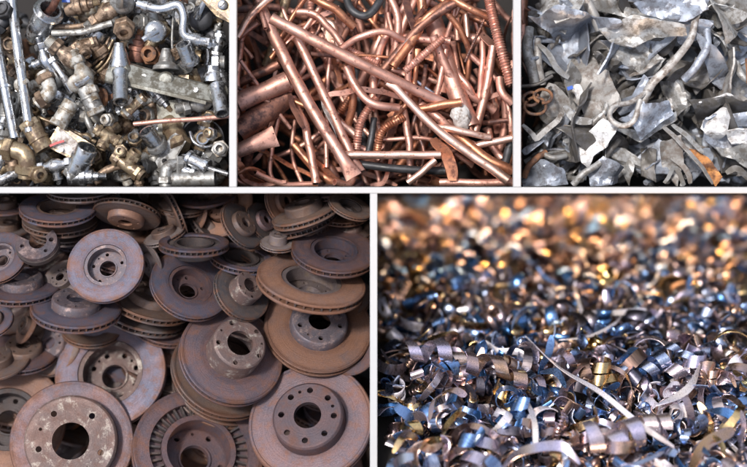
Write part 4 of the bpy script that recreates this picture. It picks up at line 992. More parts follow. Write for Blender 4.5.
def stub(name, pts, r, mt, label, short=None, hollow=.78, collars=(), cat='pipe', squash=1, mt2=None):
    P = [W(*p) for p in pts]; c = sum(P, Vector())/len(P)
    rt = empty(name, c)
    L = sum((b-a).length for a, b in zip(P, P[1:])); n = max(16, int(L/3))
    path = [p-c for p in catmull(P, n)]
    b = MB(); sweep(b, path, lambda t: circ(r*(1+.03*noise.noise(Vector((t*9, px0_seed, 0)))), 20, squash, 1), None, hollow); b.build('tube', M[mt], rt)
    for t, k, h in collars:
        i = int(t*(n-1)); i = min(max(i, 1), n-2); d = (path[i+1]-path[i-1]).normalized()
        m4 = Matrix.Translation(path[i]) @ d.to_track_quat('Z', 'Y').to_matrix().to_4x4()
        q = MB()
        if k == 'hex': hexp(q, r*1.4, h, m4, -h/2)
        else: revolve(q, [(r*.9, -h/2), (r*1.25, -h/2), (r*1.32, 0), (r*1.25, h/2), (r*.9, h/2)], m4, 22, True)
        q.build('nut' if k == 'hex' else 'collar', M[mt2 or mt], rt)
    tag(rt, label, cat, 'old taps and fittings')
    if short: m_ = P[len(P)//2]; mark('taps', pts[len(pts)//2][0], pts[len(pts)//2][1], short)
    return rt
px0_seed = 3.3
stub('chrome_pipe', [(11, -8, -52), (18, 50, -40), (30, 132, -34)], 5.2, 'chrome', 'long chrome pipe standing upright at the left, rusty at top', 'the upright chrome pipe', collars=[(.97, 'ring', 5)], mt2='brass')
stub('chrome_pipe', [(-6, 28, -50), (4, 84, -40), (15, 138, -38)], 5.4, 'chrome', 'second long chrome pipe nearer the left edge', 'the left edge pipe', collars=[(.55, 'ring', 3)])
stub('rusty_pipe', [(4, -8, -58), (-3, 34, -62)], 6.2, 'rust', 'rusty brown pipe end in the top left corner', 'the rusty corner pipe')
stub('chrome_pipe', [(14, 137, -44), (4, 156, -40), (-6, 172, -44)], 4.6, 'chrome', 'short bent chrome pipe below the left edge pipe')
stub('pipe_socket', [(36, 36, -64), (44, 20, -46), (50, 9, -34)], 12.5, 'chrome', 'wide chrome sleeve with open mouth at the upper left', 'the wide chrome sleeve', .84, [(.9, 'ring', 3)], 'sleeve')
stub('copper_pipe', [(44, 16, -52), (52, 8, -36), (58, -4, -24)], 3.8, 'copper_brown', 'thin copper pipe sticking out of the wide chrome sleeve')
stub('flat_bar', [(52, 33, -46), (80, 32, -40), (112, 23, -38)], 3.4, 'dull', 'brownish-grey double bar lying across the top, right of the sleeve', 'the grey double bar', 0, cat='bar', squash=.6)
stub('flat_bar', [(53, 27, -50), (80, 26, -46), (110, 18, -44)], 2.8, 'bronze', 'thin brown bar just above the grey double bar', None, 0, cat='bar', squash=.6)
stub('chrome_pipe', [(138, 4, -40), (160, 9, -36), (178, 5, -34), (184, 16, -34), (184, 34, -36), (196, 40, -36), (214, 43, -38)], 5, 'chrome', 'bent chrome spout making a step across the upper right', 'the stepped chrome spout', .78, [(.08, 'ring', 6), (.84, 'ring', 10), (.97, 'hex', 5)])
stub('pipe_socket', [(183, 44, -28), (191, 64, -42)], 8.2, 'chrome', 'open chrome tube stub above the mixer tap, middle right', 'the open tube stub', .8, [(.9, 'ring', 4)], 'sleeve')
stub('copper_pipe', [(134, 124, -38), (165, 121, -32), (198, 119, -34), (230, 116, -38)], 2.5, 'copper', 'thin bent copper pipe below the mixer tap, running to the divider', 'the thin copper pipe')
stub('pipe_socket', [(146, 131, -26), (160, 150, -42)], 8.4, 'chrome', 'short open chrome stub tilted toward the viewer, lower centre', 'the tilted open stub', .76, [(.85, 'ring', 6)], 'sleeve', mt2='dull')
stub('pipe_socket', [(188, 158, -40), (208, 168, -34)], 7.0, 'chrome', 'shiny chrome barrel at the lower right', 'the shiny barrel', 0, [(.1, 'ring', 4), (.9, 'ring', 6)], 'sleeve')
stub('chrome_pipe', [(208, 168, -36), (228, 174, -36)], 2.8, 'chrome', 'narrow chrome spindle leaving the shiny barrel')
stub('chrome_pipe', [(172, 181, -38), (215, 180, -36)], 7.6, 'dull', 'thick dull pipe along the bottom right edge', 'the thick bottom pipe', .8)
stub('chrome_pipe', [(-2, 186, -40), (22, 174, -44)], 5.4, 'chrome', 'open chrome pipe in the bottom left corner', 'the bottom left pipe')
stub('chrome_pipe', [(42, 36, -58), (48, 52, -52), (60, 72, -46), (74, 92, -48)], 5.0, 'chrome', 'slanting chrome pipe left of the centre valve', None, .78, [(.3, 'ring', 9), (.5, 'hex', 6)])
stub('brass_strip', [(88, 74, -60), (102, 62, -54), (113, 40, -56)], 1.6, 'brass', 'outer of three parallel brass rings, left of the mixer tap', None, 0, cat='brass ring')
stub('brass_strip', [(91, 77, -58), (106, 64, -52), (116, 44, -54)], 1.6, 'brass', 'middle of three parallel brass rings, left of the mixer tap', 'the brass rings', 0, cat='brass ring')
stub('brass_strip', [(87, 70, -62), (99, 58, -56), (110, 37, -58)], 1.6, 'bronze', 'inner darkest of three parallel brass rings', None, 0, cat='brass ring')
stub('brass_strip', [(38, 117, -52), (66, 128, -48), (96, 142, -50)], 2.0, 'brass', 'long brass bar above the white plate', None, 0, cat='bar')
stub('braided_hose', [(84, 108, -52), (88, 122, -46), (95, 136, -48)], 3.4, 'dull', 'short grey braided hose below the centre valves', None, 0, cat='hose')
stub('wire_loop', [(174, 8, -52), (172, 40, -46), (174, 62, -50)], 1.3, 'dull', 'thin grey wire left of the stepped spout', None, 0, cat='wire')
stub('wire_loop', [(190, 132, -48), (194, 142, -44), (206, 147, -44), (220, 142, -48)], 1.9, 'chrome', 'thin chrome arc in the dark bowl at right', 'the chrome arc', 0, cat='wire')
HF = [
 ('cap', 155, 31, -34, 200, 5, 0, 1.05, 'chrome', 'chrome', 'round pale rosette with lever at the top centre', 'the round rosette'),
 ('valve', 70, 58, -40, 140, 10, 30, 1.0, 'bronze', 'scale', 'brown and grey valve, upper left of centre', 'the centre valve'),
 ('valve', 84, 76, -34, -65, 5, 70, .95, 'scale', 'scale', 'limescaled valve standing over the centre', 'the limescaled valve'),
 ('elbow', 52, 90, -38, -60, 8, 10, 1.05, 'scale', 'bronze', 'limescaled elbow with brown nut, left of centre', 'the limescaled elbow'),
 ('socket', 90, 98, -36, 115, 5, 0, .9, 'dull', 'scale', 'dull sleeve leaning below the limescaled valve', None),
 ('cap', 78, 84, -30, 30, -10, 40, .95, 'scale', 'chrome', 'curved tap lever over the limescaled valve', None),
 ('socket', 66, 112, -36, 60, -5, 0, .85, 'scale', 'scale', 'pale cup-shaped sleeve below the elbow', None),
 ('tee', 84, 46, -46, 200, 0, 40, .8, 'bronze', 'bronze', 'brown ribbed tee above the centre valve', None),
 ('elbow', 90, 42, -48, 30, 10, 20, 1.0, 'bronze', 'bronze', 'purplish-brown elbow beside the brass rings', 'the brown elbow'),
 ('cartridge', 80, 6, -46, 10, 5, 0, .95, 'bronze', 'brass', 'bronze ribbed cartridge at the top edge', 'the top bronze cartridge'),
 ('valve', 108, 12, -44, 35, 5, 20, .95, 'bronze', 'dull', 'brown valve near the top edge, right of the double bar', 'the top brown valve'),
 ('nut', 124, 28, -40, 70, 30, 20, 1.3, 'bronze', 'bronze', 'brown cup fitting left of the round rosette', None),
 ('cap', 122, 4, -36, 60, 30, 20, 1.15, 'dull', 'dull', 'dull ribbed tap cap at the top edge, left of the stepped spout', None),
 ('nut', 152, 55, -62, 0, 10, 0, 1.3, 'rust', 'rust', 'rusty round fitting behind the mixer tap', None),
 ('cartridge', 138, 48, -60, 80, 10, 0, .9, 'copper_brown', 'rust', 'coppery cartridge behind the mixer tap cone', None),
 ('tee', 218, 45, -40, 80, 0, 20, .75, 'chrome', 'chrome', 'small chrome cross fitting at the upper right edge', 'the chrome cross fitting'),
 ('nut', 216, 62, -36, 90, 0, 90, 1.0, 'chrome', 'dull', 'chrome nut over the right end of the mixer tap', None),
 ('cap', 200, 18, -56, 40, 10, 0, 1.2, 'dark', 'chrome', 'dark hollow cap with chrome glint, top right', 'the dark hollow cap'),
 ('tee', 134, 106, -34, 40, 10, 40, .78, 'brass', 'dull', 'brass valve with open mouths, right of centre', 'the upper brass tee'),
 ('tee', 108, 136, -34, 150, 10, 20, .82, 'brass', 'brass', 'brass cross fitting in the middle of the lower half', 'the middle brass tee'),
 ('tee', 128, 166, -32, -35, 5, 20, 1.0, 'brass', 'brass', 'larger brass tee at the bottom centre', 'the bottom brass tee'),
 ('nut', 121, 151, -26, 10, 0, 0, .8, 'brass', 'brass', 'brass nut with round hole above the bottom brass tee', None),
 ('nut', 108, 120, -34, 0, 20, 0, .8, 'scale', 'scale', 'small pale nut above the middle brass tee', None),
 ('elbow', 26, 152, -36, -10, 10, 10, 1.35, 'brass', 'brass', 'large brass elbow at the lower left', 'the large brass elbow'),
 ('socket', 38, 138, -40, -60, 0, 0, 1.0, 'brass', 'brass', 'brass sleeve at the foot of the upright chrome pipe', None),
 ('nut', 38, 176, -32, 70, 0, 30, 1.1, 'brass', 'brass', 'brass nut at the bottom, below the large elbow', None),
 ('tee', 12, 158, -44, 100, 0, 0, .9, 'bronze', 'brass', 'brown brass tee at the lower left edge', None),
 ('valve', 55, 166, -34, 10, 5, 10, .8, 'chrome', 'chrome', 'chrome valve below the white plate', 'the chrome bottom valve'),
 ('socket', 82, 172, -28, 60, 25, 0, 1.1, 'chrome', 'dull', 'ringed chrome socket at the bottom, left of centre', 'the ringed socket'),
 ('cartridge', 84, 184, -34, 0, 0, 0, 1.0, 'chrome', 'chrome', 'chrome cartridge at the bottom edge under the ringed socket', None),
 ('elbow', 166, 168, -36, 90, 0, 20, 1.0, 'dull', 'dull', 'dull grey block elbow at the bottom right', 'the grey block elbow'),
 ('nut', 211, 134, -34, -30, 30, 10, .8, 'chrome', 'brass', 'chrome hex nut in the dark area at right', 'the right chrome nut'),
 ('nut', 224, 149, -34, 10, 0, 0, 1.05, 'scale', 'dull', 'round ringed nut at the right divider', 'the round right nut'),
 ('socket', 8, 118, -60, 80, 0, 0, 1.0, 'dull', 'dull', 'dull sleeve between the two chrome pipes', None),
 ('cap', 22, 86, -40, 20, 10, 20, .8, 'scale', 'scale', 'lever-shaped handle lying over the upright chrome pipe', None),
 ('valve', 46, 60, -50, -70, 0, 10, .8, 'chrome', 'chrome', 'chrome ribbed valve left of the centre valve', None),
 ('socket', 64, 12, -66, 70, 0, 0, .8, 'dark', 'dark', 'dark sleeve between chrome sleeve and bronze cartridge', None),
 ('cartridge', 226, 76, -44, 100, 0, 0, .8, 'chrome', 'dull', 'chrome cartridge at the right divider beside the mixer tap', None),
 ('valve', 188, 104, -70, 20, 0, 30, 1.1, 'bronze', 'dull', 'brown valve under the mixer tap', None),
 ('spout', 116, 184, -40, 10, 0, 0, .8, 'bronze', 'bronze', 'brown spout along the bottom edge', None),
 ('bracket', 170, 152, -44, 60, 0, 10, 1.0, 'dull', 'dull', 'grey bracket right of the tilted open stub', None),
 ('elbow', 182, 170, -40, 160, 0, 30, .8, 'chrome', 'chrome', 'small chrome elbow between block elbow and shiny barrel', None),
]
for a in HF: fitting(*a)
def plate_thing(name, ol, z, mat, label, cat, short=None, th=3, part=None):
    P = [W(x, y, zz) for x, y, zz in ol]; c = sum(P, Vector())/len(P)
    mb = MB(); n = len(P)
    nr = (P[1]-P[0]).cross(P[2]-P[0]).normalized(); nr = nr if nr.z > 0 else -nr
    t = mb.ring([p-c for p in P]); t2 = mb.ring([(p-c)-nr*th for p in P]); 
    mb.cap(t); mb.cap(t2); mb.bridge(t, t2, True)
    return mb, c, nr
# white plate with brass frame
ol = [(60, 128, -36), (85, 148, -34), (78, 160, -34), (50, 145, -38)]
mb, c, nr = plate_thing('valve_plate', ol, 0, None, '', '')
rt = empty('white_plate', c); tag(rt, 'white square plate with red streak in a brass surround, lower left', 'plate', 'old taps and fittings'); mark('taps', 68, 145, 'the white plate')
mb.build('face_plate', M['plaster'], rt)
mb = MB(); P = [W(x, y, zz-3) for x, y, zz in [(59, 124, -36), (95, 146, -34), (84, 165, -34), (45, 146, -38)]]
t = mb.ring([p-c for p in P]); t2 = mb.ring([p-c-nr*5 for p in P]); mb.cap(t); mb.cap(t2); mb.bridge(t, t2, True); mb.build('brass_surround', M['brass'], rt)
mb = MB(); sweep(mb, catmull([W(50, 146, -33)-c, W(57, 143, -32)-c, W(64, 141, -31)-c], 10), lambda t: rect(2.2, 1)); mb.build('red_streak', M['label_red'], rt)
mb = MB(); hexp(mb, 2.2, 2, Matrix.Translation(W(62, 150, -35)-c)); mb.build('screw', M['chrome'], rt)
# grey-green slab below mixer, brass box top right
mb, c, nr = plate_thing('', [(156, 100, -60), (188, 100, -58), (184, 124, -54), (176, 152, -52), (156, 148, -56), (158, 122, -58)], 0, None, '', '', th=6)
o = mb.build('steel_slab', M['cast']); o.location = c*U; tag(o, 'flat grey-green metal slab below the mixer tap', 'slab', 'old taps and fittings'); mark('taps', 170, 122, 'the grey slab')
mb, c, nr = plate_thing('', [(196, -6, -40), (236, -6, -38), (236, 26, -38), (216, 16, -40)], 0, None, '', '', th=7)
rt = empty('brass_box', c); tag(rt, 'yellowish brass box with a round screw in the upper right corner', 'box', 'old taps and fittings'); mark('taps', 216, 10, 'the brass box')
mb.build('box_body', M['brass'], rt)
mb = MB(); revolve(mb, [(.01, 3), (3.5, 3), (5, 2), (5.5, 0), (.01, 0)], Matrix.Translation(W(223, 5, -38)-c), 22); mb.build('screw', M['chrome'], rt)
mb = MB(); box(mb, (-3.4, -.6, 2.6), (3.4, .6, 3.6), Matrix.Translation(W(223, 5, -38)-c) @ Matrix.Rotation(.7, 4, 'Z')); mb.build('screw_slot', M['dark'], rt)
mb = MB(); c = W(203, 138, -66)
revolve(mb, [(10, -10), (20, -4), (23, 4), (23, 6), (21.5, 6), (20, 0), (10, -7)], Matrix.Rotation(.3, 4, 'X'), 36, True); o = mb.build('metal_bowl', M['dark']); o.location = c*U
tag(o, 'shallow dark round bowl at the right, holding a chrome arc', 'bowl', 'old taps and fittings'); mark('taps', 203, 138, 'the dark bowl')
mb = MB(); box(mb, (-4, -1.5, -1), (4, 1.5, 1)); o = mb.build('plastic_chip', M['label_blue']); o.location = W(66, 1, -36)*U
tag(o, 'bright blue plastic chip at the top edge right of the chrome sleeve', 'plastic chip')
# fill
kinds = list(FIT)
for i in range(285):
    px = R.uniform(-4, 228); py = R.uniform(-6, 192); z = R.uniform(-105, -54) if i > 60 else R.uniform(-140, -110)
    kd = R.choices(kinds, [5, 4, 4, 4, 4, 2, 3, 4, 2])[0]
    mt = R.choices(['chrome', 'dull', 'scale', 'brass', 'bronze', 'rust', 'dark'], [7, 4.4, 2.6, 2.2, 1.4, .5, 1])[0]
    mt2 = R.choice([mt, mt, 'chrome', 'brass', 'dull'])
    px = min(px, 219); py = min(py, 178)
    fitting(kd, px, py, z, R.uniform(0, 360), R.gauss(0, 25), R.uniform(0, 360), R.uniform(.6, 1.1), mt, mt2)

# ================================================================ 5. SHAVINGS
def surf(py):
    t = (467-py)/274.0
    return 36-275*t-480*max(0, t)**3
def curl_mb(kind, seed):
    rr = random.Random(seed); mb = MB(); th = .7
    if kind == 'coil':
        r = rr.uniform(6, 9.5); w_ = rr.uniform(8, 13); turns = rr.choice([.7, .9, 1.1, 1.5, 2.1]); pitch = w_*rr.uniform(1.0, 1.7)
        n = int(22*turns); r2 = r*rr.uniform(.7, 1.3)
        path = []; 
        for i in range(n):
            t = i/(n-1); a = t*turns*2*math.pi; q = r+(r2-r)*t
            path.append(Vector((pitch*turns*(t-.5), q*math.cos(a), q*math.sin(a))))
        rg = []
        for i, p in enumerate(path):
            t = i/(n-1); a = t*turns*2*math.pi; out = Vector((0, math.cos(a), math.sin(a))); wv = Vector((1, 0, 0))*w_/2*(1-.3*abs(2*t-1)**5)+out*w_*.06
            rg.append(mb.ring([p-wv, p+wv, p+wv+out*th, p-wv+out*th]))
        for a, b in zip(rg, rg[1:]): mb.bridge(a, b)
        mb.cap(rg[0]); mb.cap(rg[-1])
    elif kind == 'arc':
        r = rr.uniform(10, 17); w_ = rr.uniform(7, 12); ang = rr.uniform(2.4, 5.2)
        path = [Vector((r*math.cos(k/23*ang)*(1+.25*k/23), r*math.sin(k/23*ang)*(1+.25*k/23), k/23*rr.uniform(2, 3))) for k in range(24)]
        sweep(mb, path, lambda t: [(b_, a_) for a_, b_ in rect(w_*(1-.4*abs(2*t-1)**4), th)], Vector((0, 0, 1)), 0, twist=rr.uniform(-.7, .7))
    elif kind == 'strip':
        L = rr.uniform(30, 56); w_ = rr.uniform(5, 9)
        P = [Vector((-L/2, rr.uniform(-3, 3), rr.uniform(-5, 5))), Vector((-L/6, rr.uniform(-6, 6), rr.uniform(-2, 7))), Vector((L/6, rr.uniform(-6, 6), rr.uniform(-2, 7))), Vector((L/2, rr.uniform(-3, 3), rr.uniform(-5, 5)))]
        sweep(mb, catmull(P, 22), lambda t: rect(w_*(1-.7*abs(2*t-1)**6), th), None, 0, twist=rr.uniform(-2.5, 2.5))
    elif kind == 'spring':
        r = rr.uniform(2.2, 3.4); turns = rr.randint(7, 11); n = turns*12; L = rr.uniform(20, 32); bend = rr.uniform(-8, 8)
        path = [Vector((L*(i/n-.5), r*math.cos(i/12*2*math.pi)+bend*(i/n-.5)**2*4, r*math.sin(i/12*2*math.pi))) for i in range(n)]
        sweep(mb, path, lambda t: circ(.85, 5))
    elif kind == 'chip':
        r = rr.uniform(5, 9); w_ = rr.uniform(10, 16); ang = rr.uniform(1.6, 3.2)
        path = [Vector((r*math.cos(k/15*ang), r*math.sin(k/15*ang), 0)) for k in range(16)]
        sweep(mb, path, lambda t: [(b_, a_) for a_, b_ in rect(w_, th)], Vector((0, 0, 1)), 0)
    return mb
CK = ['coil']*8+['arc']*9+['strip']*6+['spring']+['chip']*7
CM = []
for k, kd in enumerate(CK):
    o = curl_mb(kd, k*7+1).build('metal_shaving', SH['steel grey']); CM.append((kd, o.data)); bpy.data.objects.remove(o)
def randrot(rr): 
    return Quaternion((rr.gauss(0, 1), rr.gauss(0, 1), rr.gauss(0, 1), rr.gauss(0, 1))).normalized()
CNM = {'coil': 'metal_curl', 'arc': 'metal_curl', 'strip': 'metal_ribbon', 'spring': 'wire_coil', 'chip': 'metal_chip'}
def curl(k, p, q, s, col, px, py, label=None, short=None):
    kd, me = CM[k]
    o = bpy.data.objects.new(CNM[kd], me); COL.objects.link(o); o.location = p*U
    o.rotation_mode = 'QUATERNION'; o.rotation_quaternion = q; o.scale = (s, s, s)
    o.material_slots[0].link = 'OBJECT'; o.material_slots[0].material = SH[col]
    kw = {'coil': 'coiled shaving', 'arc': 'hooked shaving', 'strip': 'thin ribbon', 'spring': 'wire spring', 'chip': 'curved chip'}[kd]
    if label: tag(o, label, 'shaving', 'metal shavings')
    else: pend(o, 'shavings', px, py, f'{col} {kw}', 'shaving', 'metal shavings', ('small' if s < 1.05 else 'large', 'half-buried', 'slanting'))
    if short: mark('shavings', px, py, short)
    return o
def ribbon(pts, w_, col, label, short, tw=0.0, hint=None, th=.9, name='metal_ribbon'):
    tw = tw*3.2
    """a bent band: every cross-section runs the same way, as in a rolled strip"""
    P = [W(x, y, surf(y)+dz) for x, y, dz in pts]; c = sum(P, Vector())/len(P); mb = MB()
    ch = P[-1]-P[0]; perp = Vector((-ch.y, ch.x, 0)).normalized()
    if perp.y < 0: perp = -perp
    wv = hint.normalized() if hint else (perp*.8-Vector((0, 0, 1))*.6)
    path = catmull(P, 44); rg = []; n = len(path)
    for i, p in enumerate(path):
        t = i/(n-1); T = (path[min(i+1, n-1)]-path[max(i-1, 0)]).normalized()
        w2 = Quaternion(T, tw*(t-.5)*2) @ wv; nn = T.cross(w2).normalized()*th/2
        h = w2*w_*.37*(1-.6*abs(2*t-1)**9+.05*noise.noise(Vector((t*7, w_, px0_seed))))
        rg.append(mb.ring([p-h-nn, p+h-nn, p+h+nn, p-h+nn]))
    for a, b in zip(rg, rg[1:]): mb.bridge(a, b)
    mb.cap(rg[0]); mb.cap(rg[-1])
    o = mb.build(name, SH[col], None, c); tag(o, label, 'ribbon', 'metal shavings')
    if short: m_ = pts[len(pts)//2]; mark('shavings', m_[0], m_[1], short)
ribbon([(525, 336, 34), (560, 368, 34), (600, 392, 38), (640, 424, 40), (674, 447, 34)], 8, 'pale', 'long pale lavender ribbon running diagonally through the lower middle', 'the long diagonal ribbon', .5)
ribbon([(571, 366, 24), (600, 364, 28), (625, 374, 28), (634, 396, 18)], 7, 'bronze', 'bronze ribbon arching right of the diagonal ribbon', 'the bronze arching ribbon', .6)
ribbon([(655, 406, 30), (678, 396, 36), (692, 384, 36), (700, 366, 32)], 12, 'pale', 'short broad bright ribbon curving at lower right', 'the bright broad ribbon', .3)
ribbon([(559, 340, 24), (590, 336, 28), (614, 324, 28), (622, 316, 20)], 5, 'pale', 'pale cream ribbon curving above the bronze one', 'the cream curved ribbon', .3)
ribbon([(582, 312, 28), (612, 313, 30), (646, 310, 28)], 9, 'pale', 'straight horizontal pale lavender strip in the middle', 'the horizontal pale strip', .2)
ribbon([(574, 285, 28), (578, 300, 36), (584, 318, 26)], 7, 'pale', 'upright pale strip at the left end of the horizontal strip', None, .3)
ribbon([(432, 372, 20), (446, 352, 26), (458, 350, 28), (470, 358, 20)], 8, 'bronze', 'tan arched ribbon at the left, above the bronze ring', None, .3)
ribbon([(430, 420, 22), (434, 400, 30), (452, 390, 32), (466, 396, 24)], 12, 'bronze', 'broad tan ribbon curled like a ring at the lower left', 'the tan ring curl', .2, Vector((.55, .35, -.75)))
ribbon([(440, 440, 24), (448, 424, 30), (462, 408, 26)], 8, 'golden', 'golden sliver inside the tan ring curl', None, .4)
ribbon([(424, 342, 24), (438, 336, 28), (456, 332, 24)], 7, 'golden', 'golden flat ribbon at the left of the sharp zone', 'the golden flat ribbon', .2)
ribbon([(420, 334, 22), (430, 314, 30), (440, 296, 26)], 4.5, 'bronze', 'thin brown ribbon leaning right above the golden one', None, .2)
ribbon([(526, 398, 24), (534, 420, 28), (536, 446, 20)], 9, 'pale', 'pale grey ribbon hanging down at the lower middle', 'the hanging grey ribbon', .2)
ribbon([(540, 372, 26), (556, 372, 30), (566, 386, 26)], 13, 'blue', 'vivid blue curved chip left of the diagonal ribbon', 'the vivid blue chip', .2)
ribbon([(428, 276, 10), (460, 268, 16), (492, 276, 10)], 16, 'blue', 'blurred vivid blue band in the left background', 'the blurred blue band', .2)
ribbon([(704, 410, 22), (724, 412, 28), (740, 420, 22)], 14, 'blue', 'wide blue ribbon near the lower right corner', 'the wide blue ribbon', .3)
ribbon([(600, 300, 6), (622, 262, 20), (640, 246, 20)], 9, 'pale', 'blurred white strip pointing up right in the background', 'the blurred white strip', .2)
ribbon([(575, 272, 22), (582, 258, 34), (590, 270, 22)], 18, 'pale', 'blurred pale curl standing up at mid background', 'the blurred pale curl', .2)
ribbon([(378, 356, 12), (400, 350, 20), (430, 358, 16), (470, 350, 14)], 3.5, 'brown', 'thin dark brown ribbon at the left edge', None, .6)
ribbon([(500, 470, 24), (520, 452, 32), (560, 446, 32), (580, 462, 24)], 14, 'lavender', 'broad blurred lavender loop at the bottom edge', 'the lavender bottom loop', .3)
ribbon([(598, 470, 20), (630, 466, 28), (664, 452, 26)], 6, 'steel grey', 'grey ribbon along the bottom, right of the lavender loop', None, .3)
ribbon([(690, 470, 22), (706, 444, 28), (734, 430, 26)], 16, 'bronze', 'wide bronze strip in the lower right corner', 'the wide bronze strip', .2)
ribbon([(616, 358, 20), (606, 344, 26), (628, 352, 24), (660, 368, 18)], 2.5, 'dark', 'thin dark ribbon above the bronze arching ribbon', None, .5)
# row of fat coils in the left middle
def helix(px, py, dz, r, w_, pitch, turns, ang, col, label, short):
    c = W(px, py, surf(py)+dz); mb = MB(); n = int(26*turns); rg = []
    m3 = (Matrix.Rotation(math.radians(ang), 3, 'Z') @ Matrix.Rotation(.2, 3, 'Y'))
    for i in range(n):
        t = i/(n-1); a = t*turns*2*math.pi; out = Vector((0, math.cos(a), math.sin(a))); q = r*(1+.3*math.sin(a*.37+px))
        p = Vector((pitch*turns*(t-.5+.05*math.sin(t*9+py)), 5*math.sin(t*4+px), 5*math.sin(t*3)))+out*q; wv = (Vector((1, 0, 0))+out*.12)*w_/2*(1-.5*abs(2*t-1)**7)
        rg.append(mb.ring([c+m3 @ v for v in (p-wv, p+wv, p+wv+out*.8, p-wv+out*.8)]))
    for a, b in zip(rg, rg[1:]): mb.bridge(a, b)
    mb.cap(rg[0]); mb.cap(rg[-1]); o = mb.build('metal_curl', SH[col], None, c); tag(o, label, 'shaving', 'metal shavings'); mark('shavings', px, py, short)
helix(440, 356, 24, 9, 15, 26, 2.6, -8, 'lavender', 'long loose lavender coil in the left of the sharp zone', 'the long lavender coil')
helix(503, 374, 26, 9.5, 15, 26, 3.2, -16, 'bronze', 'long loose bronze coil left of the vivid blue chip', 'the long bronze coil')
helix(650, 362, 24, 9, 12, 19, 3.4, 24, 'steel grey', 'tight grey coil with several turns right of the bronze arch', 'the tight grey coil')
helix(612, 436, 26, 13, 16, 22, 2.4, 8, 'lavender', 'fat lavender coil at the bottom under the diagonal ribbon', 'the fat lavender coil')
for j, (px, py, s, col, an) in enumerate([(676, 372, 1.2, 'lavender', 30), (704, 350, 1.2, 'steel grey', 10), (600, 430, 1.5, 'lavender', 80), (620, 446, 1.4, 'bronze', 80),
        (650, 425, 1.3, 'lavender', 0), (420, 300, 1.3, 'blue', 10), (470, 440, 1.3, 'blue', 60), (704, 318, 1.2, 'steel grey', 60)]):
    q = Matrix.Rotation(math.radians(an), 3, 'Z').to_quaternion() @ Quaternion((1, 0, 0), R.uniform(0, 6))
    curl([0, 1, 2, 3, 4, 5, 6, 7, 8][j % 9], W(px, py, surf(py)+24), q, s, col, px, py)
colw = [('steel grey', 5), ('lavender', 4), ('blue', 4.6), ('dark', 3.4), ('bronze', 5.2), ('golden', 2.6), ('pale', 1.2), ('brown', 2.6)]
rest = MB(); SK = list(SH); n_ind = 0
slots = []
for i in range(2000):
    u = R.random(); t = u**.85*1.14-.08
    py = 467-274*t; py = py+R.uniform(-2, 2)
    px = R.uniform(374, 752)
    lay = R.random()
    slots.append((px, py, -48+lay*66, lay))
slots.sort(key=lambda s: -((1.0 if s[3] > .62 else .3)*(600+surf(s[1]))))
for i, (px, py, dz, lay) in enumerate(slots):
    z = surf(py)+dz*(1+.3*min(1, max(0, (330-py)/140)))
    p = W(px, py, z)
    if p.x < 5+13*min(1.3, max(.3, (z+150)/120)): continue
    k = R.randrange(len(CM)); s = R.uniform(.8, 1.35)*(1+.15*min(1, max(0, (330-py)/100)))
    col = R.choices([c[0] for c in colw], [c[1] for c in colw])[0]
    q = randrot(R)
    if i < 280:
        curl(k, p, q, s, col, px, py)
    else:
        me = CM[k][1]; base = len(rest.v); m4 = Matrix.Translation(p) @ q.to_matrix().to_4x4() @ Matrix.Scale(s/U, 4)
        rest.v += [m4 @ v.co for v in me.vertices]
        ci = SK.index(col)
        for pl in me.polygons: rest.f.append(tuple(base+x for x in pl.vertices)); rest.m.append(ci)
me = bpy.data.meshes.new('metal_shavings'); me.from_pydata([tuple(p*U) for p in rest.v], [], rest.f)
for k in SK: me.materials.append(SH[k])
me.polygons.foreach_set('use_smooth', [True]*len(rest.f)); me.polygons.foreach_set('material_index', rest.m); me.update()
o = bpy.data.objects.new('metal_shavings', me); COL.objects.link(o); o['kind'] = 'stuff'
o['label'] = 'mass of small blue, grey and bronze metal shavings receding into blur'; o['category'] = 'metal shavings'
# sloping bed under the shavings
mb = MB(); rows = []
for k in range(30):
    py = 540-k*12.6; z = surf(py)-62
    a = W(360, py, z); b = W(820, py, z); rows.append(mb.ring([Vector((3, a.y, z)), b]))
for a, b in zip(rows, rows[1:]): mb.face((a[0], a[1], b[1], b[0]))
struct(mb.build('shavings_bin_floor', M['bed']))

# keep every piece of the upper bins inside its own bin
bpy.context.view_layer.update()
for o in list(COL.objects):
    if o.parent or 'kind' in o or o.type not in ('MESH', 'EMPTY') or o.name.startswith(('divider', 'brake', 'broken')) or 'category' not in o: continue
    if o.location.y/U < 36: continue
    ob = [c for c in [o]+list(o.children_recursive) if c.type == 'MESH']
    pts = [(c.matrix_world @ Vector(v))/U for c in ob for v in c.bound_box]
    if o.get('group') == 'metal shavings': continue
    lo = min(p.y for p in pts); zm = min(p.z for p in pts)
    wx = 146+max(0, (-8.5-zm)/175*18.5)
    if o.get('group') == 'aluminium scrap in the heap':
        o.location.x += max(0, wx+2-min(p.x for p in pts))*U
    elif o.get('group') == 'old taps and fittings' and len(pts) > 8 and o.name.split('.')[0] in ('tap_valve', 'tee_fitting', 'elbow_fitting', 'tap_cartridge', 'pipe_socket', 'lever_tap', 'tap_spout', 'hex_fitting', 'bracket'):
        o.location.x -= max(0, max(p.x for p in pts)+wx-3)*U
    if lo < 48: o.location.y += (48-lo)*U
